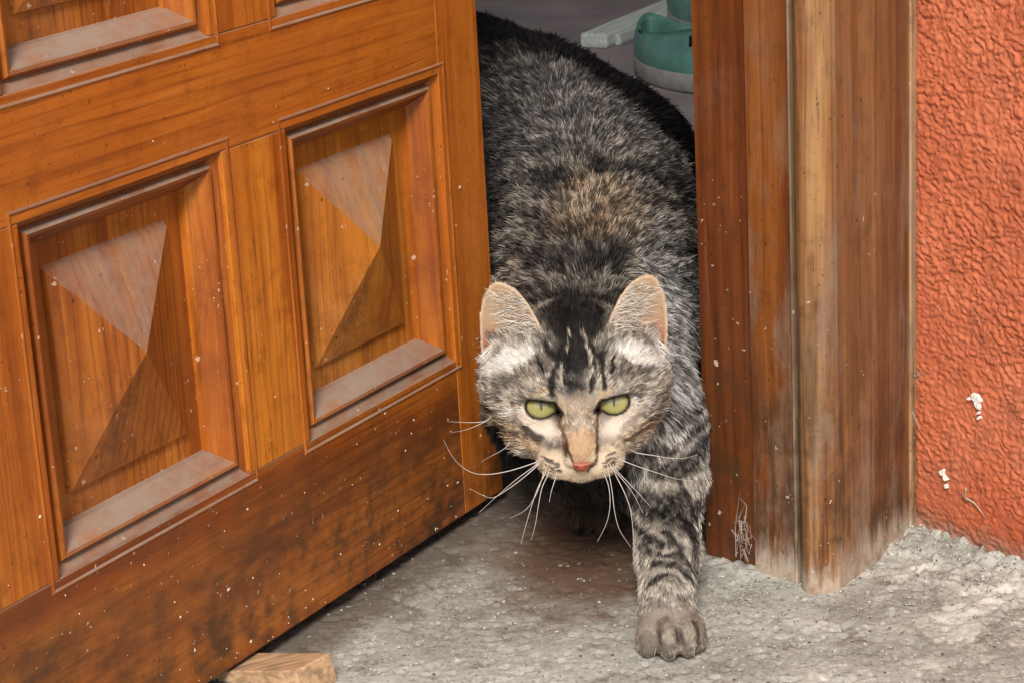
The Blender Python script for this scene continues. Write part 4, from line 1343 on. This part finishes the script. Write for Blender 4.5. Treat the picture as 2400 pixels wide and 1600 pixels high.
for E, lb in zip(EARS, (EARL, EARR)):
    m = FL == lb
    cmb[m] = (E[3] + 0.35 * E[2]) @ HM
cmb[FL == TAIL] = np.array([-0.7, 0.5, -0.3])
tang = unit(cmb - FN * (cmb * FN).sum(1, keepdims=True))
# tufts: neighbouring hairs lean together
def vecnoise(P, s, seed):
    return np.stack([vnoise(P, s, seed + i) for i in range(3)], 1) - 0.5
tuft = vecnoise(FP, 300, 201) * 0.9 + vecnoise(FP, 110, 211) * 0.7
amp = np.where(FL == BODY, 0.95, 0.55); amp = np.where(np.isin(FL, (PAD, BRIDGE, PAWL)), 0.25, amp); amp = np.where(FL == LEGL, 0.6, amp)
tang = unit(tang + amp[:, None] * tuft + 0.10 * rng.normal(size=(N, 3)))
ln = np.full(N, 0.0066)
for lb, v_ in ((HEAD, .0052), (PAD, .0026), (BRIDGE, .0024), (EARL, .0013), (EARR, .0013), (LEGL, .0042), (PAWL, .0019), (LEGO, .005), (TAIL, .010)):
    ln[FL == lb] = v_
nosed = np.linalg.norm(q - np.array([0, 40, -5]), axis=1)
m = FL == HEAD
ln[m] = (0.0014 + 0.0036 * sstep(14, 46, nosed))[m]
jaw = m & (q[:, 2] < -8) & (np.abs(Xh) > 18)
ln[jaw] *= 1.45
ln[(FL == BODY) & (FP[:, 1] < 1.24)] = 0.0072
ln *= rng.uniform(0.65, 1.25, N)
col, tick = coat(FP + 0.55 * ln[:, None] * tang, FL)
lift = np.where(FL == BODY, 0.42, 0.30); lift = np.where(np.isin(FL, (PAD, BRIDGE, PAWL)), 0.22, lift)
lift = lift * rng.uniform(0.5, 1.6, N)
NP_ = 5
tt = np.linspace(0, 1, NP_)
pos = np.empty((N, NP_, 3), dtype=np.float32)
droop = rng.uniform(0.2, 0.7, N)
for i, s_ in enumerate(tt):
    pos[:, i] = FP - FN * 0.0003 + ln[:, None] * (s_ * tang + (lift * (s_ - droop * s_ * s_))[:, None] * FN)
rad_ = np.where(FL == BODY, .00017, .00011); rad_ = np.where(np.isin(FL, (PAD, BRIDGE, PAWL)), .00008, rad_); rad_ = np.where((FL == BODY) & (FP[:, 1] < 1.25), .00014, rad_)
rad_ = rad_ * rng.uniform(0.7, 1.3, N)
# agouti hairs: dark root, own tone, then a pale or a dark tip
tone = rng.normal(0, 1, N)
clump = vnoise(FP, 430, 301) - 0.5
clump2 = vnoise(FP, 210, 311) - 0.5
MID_ = FP + 0.5 * ln[:, None] * tang
fleck = sstep(0.40, 0.60, 0.62 * vnoise(MID_, 600, 321) + 0.38 * vnoise(MID_, 240, 323))
contr = np.where(FL == BODY, 1.0, 0.62); contr = np.where(FL == LEGL, 0.55, contr)
k = np.exp(tick * contr * (-0.95 + 1.65 * fleck) + tick * 0.28 * tone)
mid_ = np.clip(col * k[:, None], 0.003, 0.85)
tipsel = rng.random(N)
lum = col.mean(1)
pale = np.clip(mid_ * 1.7 + 0.02 * sstep(0.02, 0.08, lum)[:, None], 0, 0.80)
darkt = mid_ * 0.3
tip = np.where((tipsel < 0.42)[:, None], pale, np.where((tipsel > 0.72)[:, None], darkt, mid_))
tip = mid_ + (tip - mid_) * tick[:, None]
root = mid_ * (1 - 0.55 * tick)[:, None]
hc = np.ones((N, NP_, 4), dtype=np.float32)
for i, w in enumerate((0, 0.45, 1.0, 1.0, 1.0)):
    hc[:, i, :3] = root + (mid_ - root) * w
hc[:, 3, :3] = mid_ + (tip - mid_) * 0.75
hc[:, 4, :3] = tip
hr_ = np.empty((N, NP_), dtype=np.float32)
for i, w in enumerate((1.0, 1.0, 0.9, 0.65, 0.15)):
    hr_[:, i] = rad_ * w

# long pale hairs inside the ears and below them
xp, xc, xr = [], [], []
for E in EARS:
    s, b, u_, v_, n_ = E
    g = np.random.default_rng(50 + s)
    for k in range(720):
        kind = g.random()
        if kind < 0.66:       # fan from the inner edge across the cup
            v0 = 29 * g.random() ** 1.1 - 1; u0 = float(np.interp(v0, [-9, 3, 12.5, 21.5, 28, 32], [-21, -20, -17, -12, -6, .6])) + 1.2 + 19 * g.random() ** 1.6
            d = np.array([1.0, g.normal(0.06, 0.30) + 0.012 * max(v0 - 8, 0) * g.uniform(0, 2.2), 0.0]); L_ = g.uniform(5, 17) * (1 - 0.020 * max(v0, 0))
            L_ = min(L_, 13.0 - u0) * g.uniform(0.7, 1.0)
            w0 = ear_surf(np.array(u0), np.array(v0)) + 1.0
            c0 = np.array([.74, .66, .56]) * g.uniform(0.40, 1.15) if v0 > 5 or g.random() < 0.5 else np.array([.36, .16, .09]) * g.uniform(0.4, 1.1)
        else:                 # tuft at the foot of the ear
            v0 = g.uniform(-8, 2); u0 = g.uniform(-13, 11)
            d = np.array([0.75, -0.55 + g.normal(0, 0.2), 0.35]); L_ = g.uniform(6, 11)
            w0 = ear_surf(np.array(u0), np.array(v0)) + 3.0
            c0 = np.array([.78, .74, .68]) * g.uniform(0.65, 1.1)
        pts = []
        for i, sv in enumerate(tt):
            uu = u0 + d[0] * L_ * sv; vv = v0 + d[1] * L_ * sv - 1.2 * sv * sv
            ww = w0 + (0.35 + d[2]) * L_ * sv * (1 - 0.45 * sv) + g.normal(0, 0.05)
            ww = max(ww, float(ear_surf(np.array(uu), np.array(vv))) + 1.2) if abs(uu) < 15 else ww
            pts.append(h2w(b + uu * u_ + vv * v_ + ww * n_))
        xp.append(pts); xc.append(np.clip(c0, 0, .85)); xr.append(g.uniform(.00009, .00016))
xp = np.array(xp, dtype=np.float32); xc = np.array(xc); xr = np.array(xr)
hx = np.ones((len(xp), NP_, 4), dtype=np.float32); hx[:, :, :3] = xc[:, None, :]
rx_ = xr[:, None] * np.array((1.0, 1.0, 0.85, 0.6, 0.15))
pos = np.concatenate([pos, xp]); hc = np.concatenate([hc, hx]); hr_ = np.concatenate([hr_, rx_.astype(np.float32)])
N = len(pos)
pos = pos - CO.astype(np.float32)
cv = bpy.data.hair_curves.new('fur')
cv.add_curves([NP_] * N)
cv.attributes['position'].data.foreach_set('vector', pos.reshape(-1).astype(np.float32))
ra = cv.attributes.get('radius') or cv.attributes.new('radius', 'FLOAT', 'POINT')
ra.data.foreach_set('value', hr_.reshape(-1))
ca = cv.attributes.new('hair_colour', 'FLOAT_COLOR', 'POINT')
ca.data.foreach_set('color', hc.reshape(-1))
hm = bpy.data.materials.new('cat hair')
hm.use_nodes = True
ht = hm.node_tree
ht.nodes.clear()
ho = ht.nodes.new('ShaderNodeOutputMaterial')
hb = ht.nodes.new('ShaderNodeBsdfPrincipled')
ha = ht.nodes.new('ShaderNodeAttribute'); ha.attribute_name = 'hair_colour'
ht.links.new(ha.outputs['Color'], hb.inputs['Base Color'])
hb.inputs['Roughness'].default_value = 0.6
hb.inputs['Specular IOR Level'].default_value = 0.16
ht.links.new(hb.outputs[0], ho.inputs['Surface'])
cv.materials.append(hm)
fur = bpy.data.objects.new('fur', cv)
COL.objects.link(fur)
fur.parent = cat
tag(fur, kind='stuff')
print('hairs', N, 'body verts', nv)

# ---- eyes
def eye_mesh():
    vs, fs = [], []
    nr, ns = 22, 36
    vs.append((0, 0, 1.0))
    for i in range(1, nr):
        th = math.pi * i / nr
        for j in range(ns):
            a = 2 * math.pi * j / ns
            vs.append((math.sin(th) * math.cos(a), math.sin(th) * math.sin(a), math.cos(th)))
    vs.append((0, 0, -1.0))
    for j in range(ns):
        fs.append((0, 1 + j, 1 + (j + 1) % ns))
    for i in range(nr - 2):
        for j in range(ns):
            a, b = 1 + i * ns + j, 1 + i * ns + (j + 1) % ns
            fs.append((a, a + ns, b + ns, b))
    l = len(vs) - 1
    for j in range(ns):
        fs.append((l, 1 + (nr - 2) * ns + (j + 1) % ns, 1 + (nr - 2) * ns + j))
    return vs, fs
t = NT('cat eye')
o_ = t.obj((1, 1, 1))
sx = t.sep(o_)
sc_ = 0.011
rr = t.math('SQRT', t.math('ADD', t.math('MULTIPLY', sx[0], sx[0]), t.math('MULTIPLY', sx[1], sx[1])))
fib = t.noise(o_, 900, 3, 0.6)
iris = t.ramp(t.math('ADD', t.math('DIVIDE', rr, sc_), t.math('MULTIPLY', t.math('SUBTRACT', fib, 0.5), 0.12)),
              [(0.0, (.15, .125, .03)), (0.25, (.27, .235, .07)), (0.60, (.36, .325, .12)), (0.74, (.20, .16, .045)), (0.82, (.03, .018, .008)), (1.0, (.012, .008, .006))])
px = t.math('DIVIDE', sx[0], 0.00085)
py = t.math('DIVIDE', sx[1], 0.0044)
pr = t.math('SQRT', t.math('ADD', t.math('MULTIPLY', px, px), t.math('MULTIPLY', py, py)))
c = t.mix(t.mr(pr, 0.75, 1.15, 1, 0), iris, (.004, .004, .004))
t.set(color=c, rough=0.12, spec=0.5)
t.b.inputs['Coat Weight'].default_value = 1.0
t.b.inputs['Coat Roughness'].default_value = 0.03
ev, ef = eye_mesh()
for s, c in zip((-1, 1), EYC):
    me = pydata('eye', [tuple(np.array(v) * (ER - 0.1) * 0.001) for v in ev], ef)
    e = link('eye', me, t.m, cat, smooth=True)
    gz = unit(np.array([0.02 * -s, CV, SV * 1.28]) @ HM)            # looks up at the viewer
    e.rotation_mode = 'QUATERNION'
    zq = Vector(gz)
    xq = Vector((1, 0, 0)); yq = zq.cross(xq).normalized(); xq = yq.cross(zq)
    e.matrix_basis = Matrix(((xq.x, yq.x, zq.x, 0), (xq.y, yq.y, zq.y, 0), (xq.z, yq.z, zq.z, 0), (0, 0, 0, 1)))
    e.location = tuple(h2w(c) - CO)

# ---- nose leather: a rounded wedge with two nostril dents
def nose_part():
    nu, nv_ = 25, 17
    vs = []
    for i in range(nu):
        for j in range(nv_):
            a = -1 + 2 * i / (nu - 1); b = j / (nv_ - 1)        # b: 0 top, 1 bottom tip
            wdt = 4.7 * (1 - 0.72 * b ** 1.3)
            x = a * wdt
            u = -9.6 - 6.4 * b
            f = 60.2 - 0.9 * a * a - 2.0 * (b - 0.35) ** 2 * 3 - 0.35 * b
            f -= 1.3 * math.exp(-((abs(a) - 0.62) / 0.22) ** 2 - ((b - 0.45) / 0.2) ** 2)
            f -= 0.8 * math.exp(-(a / 0.10) ** 2) * sstep(0.45, 0.8, np.array(b))
            if i in (0, nu - 1) or j in (0, nv_ - 1):
                f -= 3.0
            vs.append(h2w((x, f, u)) - CO)
    me = quickmesh('nose', np.array(vs), grid_quads(nu, nv_)[:, ::-1])
    t = NT('nose leather')
    n = t.noise(t.obj(), 900, 3, 0.6)
    t.set(color=t.ramp(n, [(0.3, (.26, .055, .03)), (0.7, (.38, .10, .055))]), rough=0.38, spec=0.45)
    t.bump(n, 0.2, 0.0004)
    link('nose', me, t.m, cat, smooth=True)
nose_part()

# ---- whiskers, each a tapered bristle
WHISK = [
 [ (0.0094,1.0650,0.1031),(0.0003,1.0622,0.1013),(-0.0075,1.0597,0.1005),(-0.0153,1.0575,0.1006),(-0.0222,1.0558,0.1023),(-0.0281,1.0549,0.1066),(-0.0324,1.0545,0.1127),(-0.0358,1.0548,0.1206) ],
 [ (0.0088,1.0644,0.1010),(0.0019,1.0599,0.0969),(-0.0048,1.0558,0.0937),(-0.0130,1.0517,0.0906),(-0.0177,1.0492,0.0927),(-0.0246,1.0476,0.0976) ],
 [ (0.0083,1.0645,0.1015),(-0.0005,1.0550,0.0989),(-0.0088,1.0453,0.0959),(-0.0203,1.0347,0.0899) ],
 [ (0.0125,1.0584,0.0987),(0.0088,1.0495,0.0954),(0.0055,1.0401,0.0907),(0.0022,1.0304,0.0846),(-0.0011,1.0205,0.0782) ],
 [ (0.0140,1.0583,0.0984),(0.0108,1.0518,0.0943),(0.0087,1.0448,0.0887),(0.0066,1.0373,0.0815),(0.0041,1.0303,0.0760) ],
 [ (0.0179,1.0580,0.0973),(0.0165,1.0537,0.0950),(0.0150,1.0494,0.0924),(0.0139,1.0449,0.0892) ],
 [ (0.0109,1.0669,0.0924),(0.0070,1.0675,0.0833),(0.0018,1.0688,0.0761),(-0.0065,1.0708,0.0714) ],
 [ (0.0420,1.0578,0.0967),(0.0433,1.0489,0.0936),(0.0431,1.0393,0.0880),(0.0406,1.0297,0.0826),(0.0356,1.0203,0.0775) ],
 [ (0.0440,1.0580,0.0973),(0.0448,1.0484,0.0920),(0.0452,1.0383,0.0848),(0.0468,1.0287,0.0793),(0.0514,1.0192,0.0740) ],
 [ (0.0475,1.0575,0.0960),(0.0504,1.0483,0.0917),(0.0528,1.0387,0.0859),(0.0532,1.0281,0.0774),(0.0522,1.0170,0.0669) ],
 [ (0.0461,1.0586,0.0995),(0.0511,1.0504,0.0955),(0.0552,1.0421,0.0913),(0.0587,1.0332,0.0852) ],
 [ (0.0483,1.0630,0.0966),(0.0537,1.0564,0.0922),(0.0588,1.0498,0.0880),(0.0631,1.0434,0.0843) ],
 [ (0.0498,1.0647,0.1022),(0.0583,1.0600,0.0996),(0.0675,1.0554,0.0974),(0.0759,1.0509,0.0956),(0.0843,1.0469,0.0954) ],
 [ (0.0592,1.0796,0.0994),(0.0666,1.0744,0.0996),(0.0743,1.0692,0.0997),(0.0812,1.0643,0.1009),(0.0881,1.0600,0.1039) ],
 [ (-0.0156,1.0855,0.1183),(-0.0221,1.0854,0.1181),(-0.0284,1.0856,0.1186),(-0.0346,1.0858,0.1193) ],
 [ (-0.0145,1.0856,0.1187),(-0.0213,1.0816,0.1171),(-0.0269,1.0780,0.1167),(-0.0319,1.0747,0.1173) ],
 [ (-0.0054,1.0816,0.1058),(-0.0095,1.0839,0.1022),(-0.0144,1.0864,0.0990),(-0.0190,1.0888,0.0954) ],
]
M_whisk = m_simple('whisker', (0.60, 0.55, 0.50), 0.35, 0.1, 50)
def spline(pts, m=22):
    p = np.array(pts, float)
    p = np.concatenate([[2 * p[0] - p[1]], p, [2 * p[-1] - p[-2]]])
    out = []
    n = len(p) - 3
    for s_ in np.linspace(0, n - 1e-6, m):
        i = int(s_); t_ = s_ - i
        a, b, c, d = p[i:i + 4]
        out.append(0.5 * (2 * b + (c - a) * t_ + (2 * a - 5 * b + 4 * c - d) * t_ ** 2 + (3 * b - a - 3 * c + d) * t_ ** 3))
    return np.array(out)
for i, wv in enumerate(WHISK):
    wv = np.array(wv)
    first = wv[0] + 0.35 * (wv[0] - wv[1]) + np.array([0, 0.004, 0])
    vs, fs = tube(spline(np.concatenate([[first], wv])) - CO, 0.00027 if i < 14 else 0.00021, 6)
    link('whisker', pydata('whisker', vs, fs), M_whisk, cat, smooth=True)
# ---- claws just showing on the paw
M_claw = m_simple('claw', (0.28, 0.22, 0.18), 0.35, 0.1, 50)
for a, b, c in (((.0640, 1.0500, .0085), (.0628, 1.0462, .0060), (.0618, 1.0448, .0030)), ((.0728, 1.0452, .0085), (.0722, 1.0418, .0060), (.0716, 1.0405, .0028)), ((.0822, 1.0465, .008), (.0820, 1.0435, .0055), (.0818, 1.0425, .003))):
    vs, fs = tube(spline([a, b, c], 8) - CO, 0.00042, 6)
    link('claw', pydata('claw', vs, fs), M_claw, cat, smooth=True)
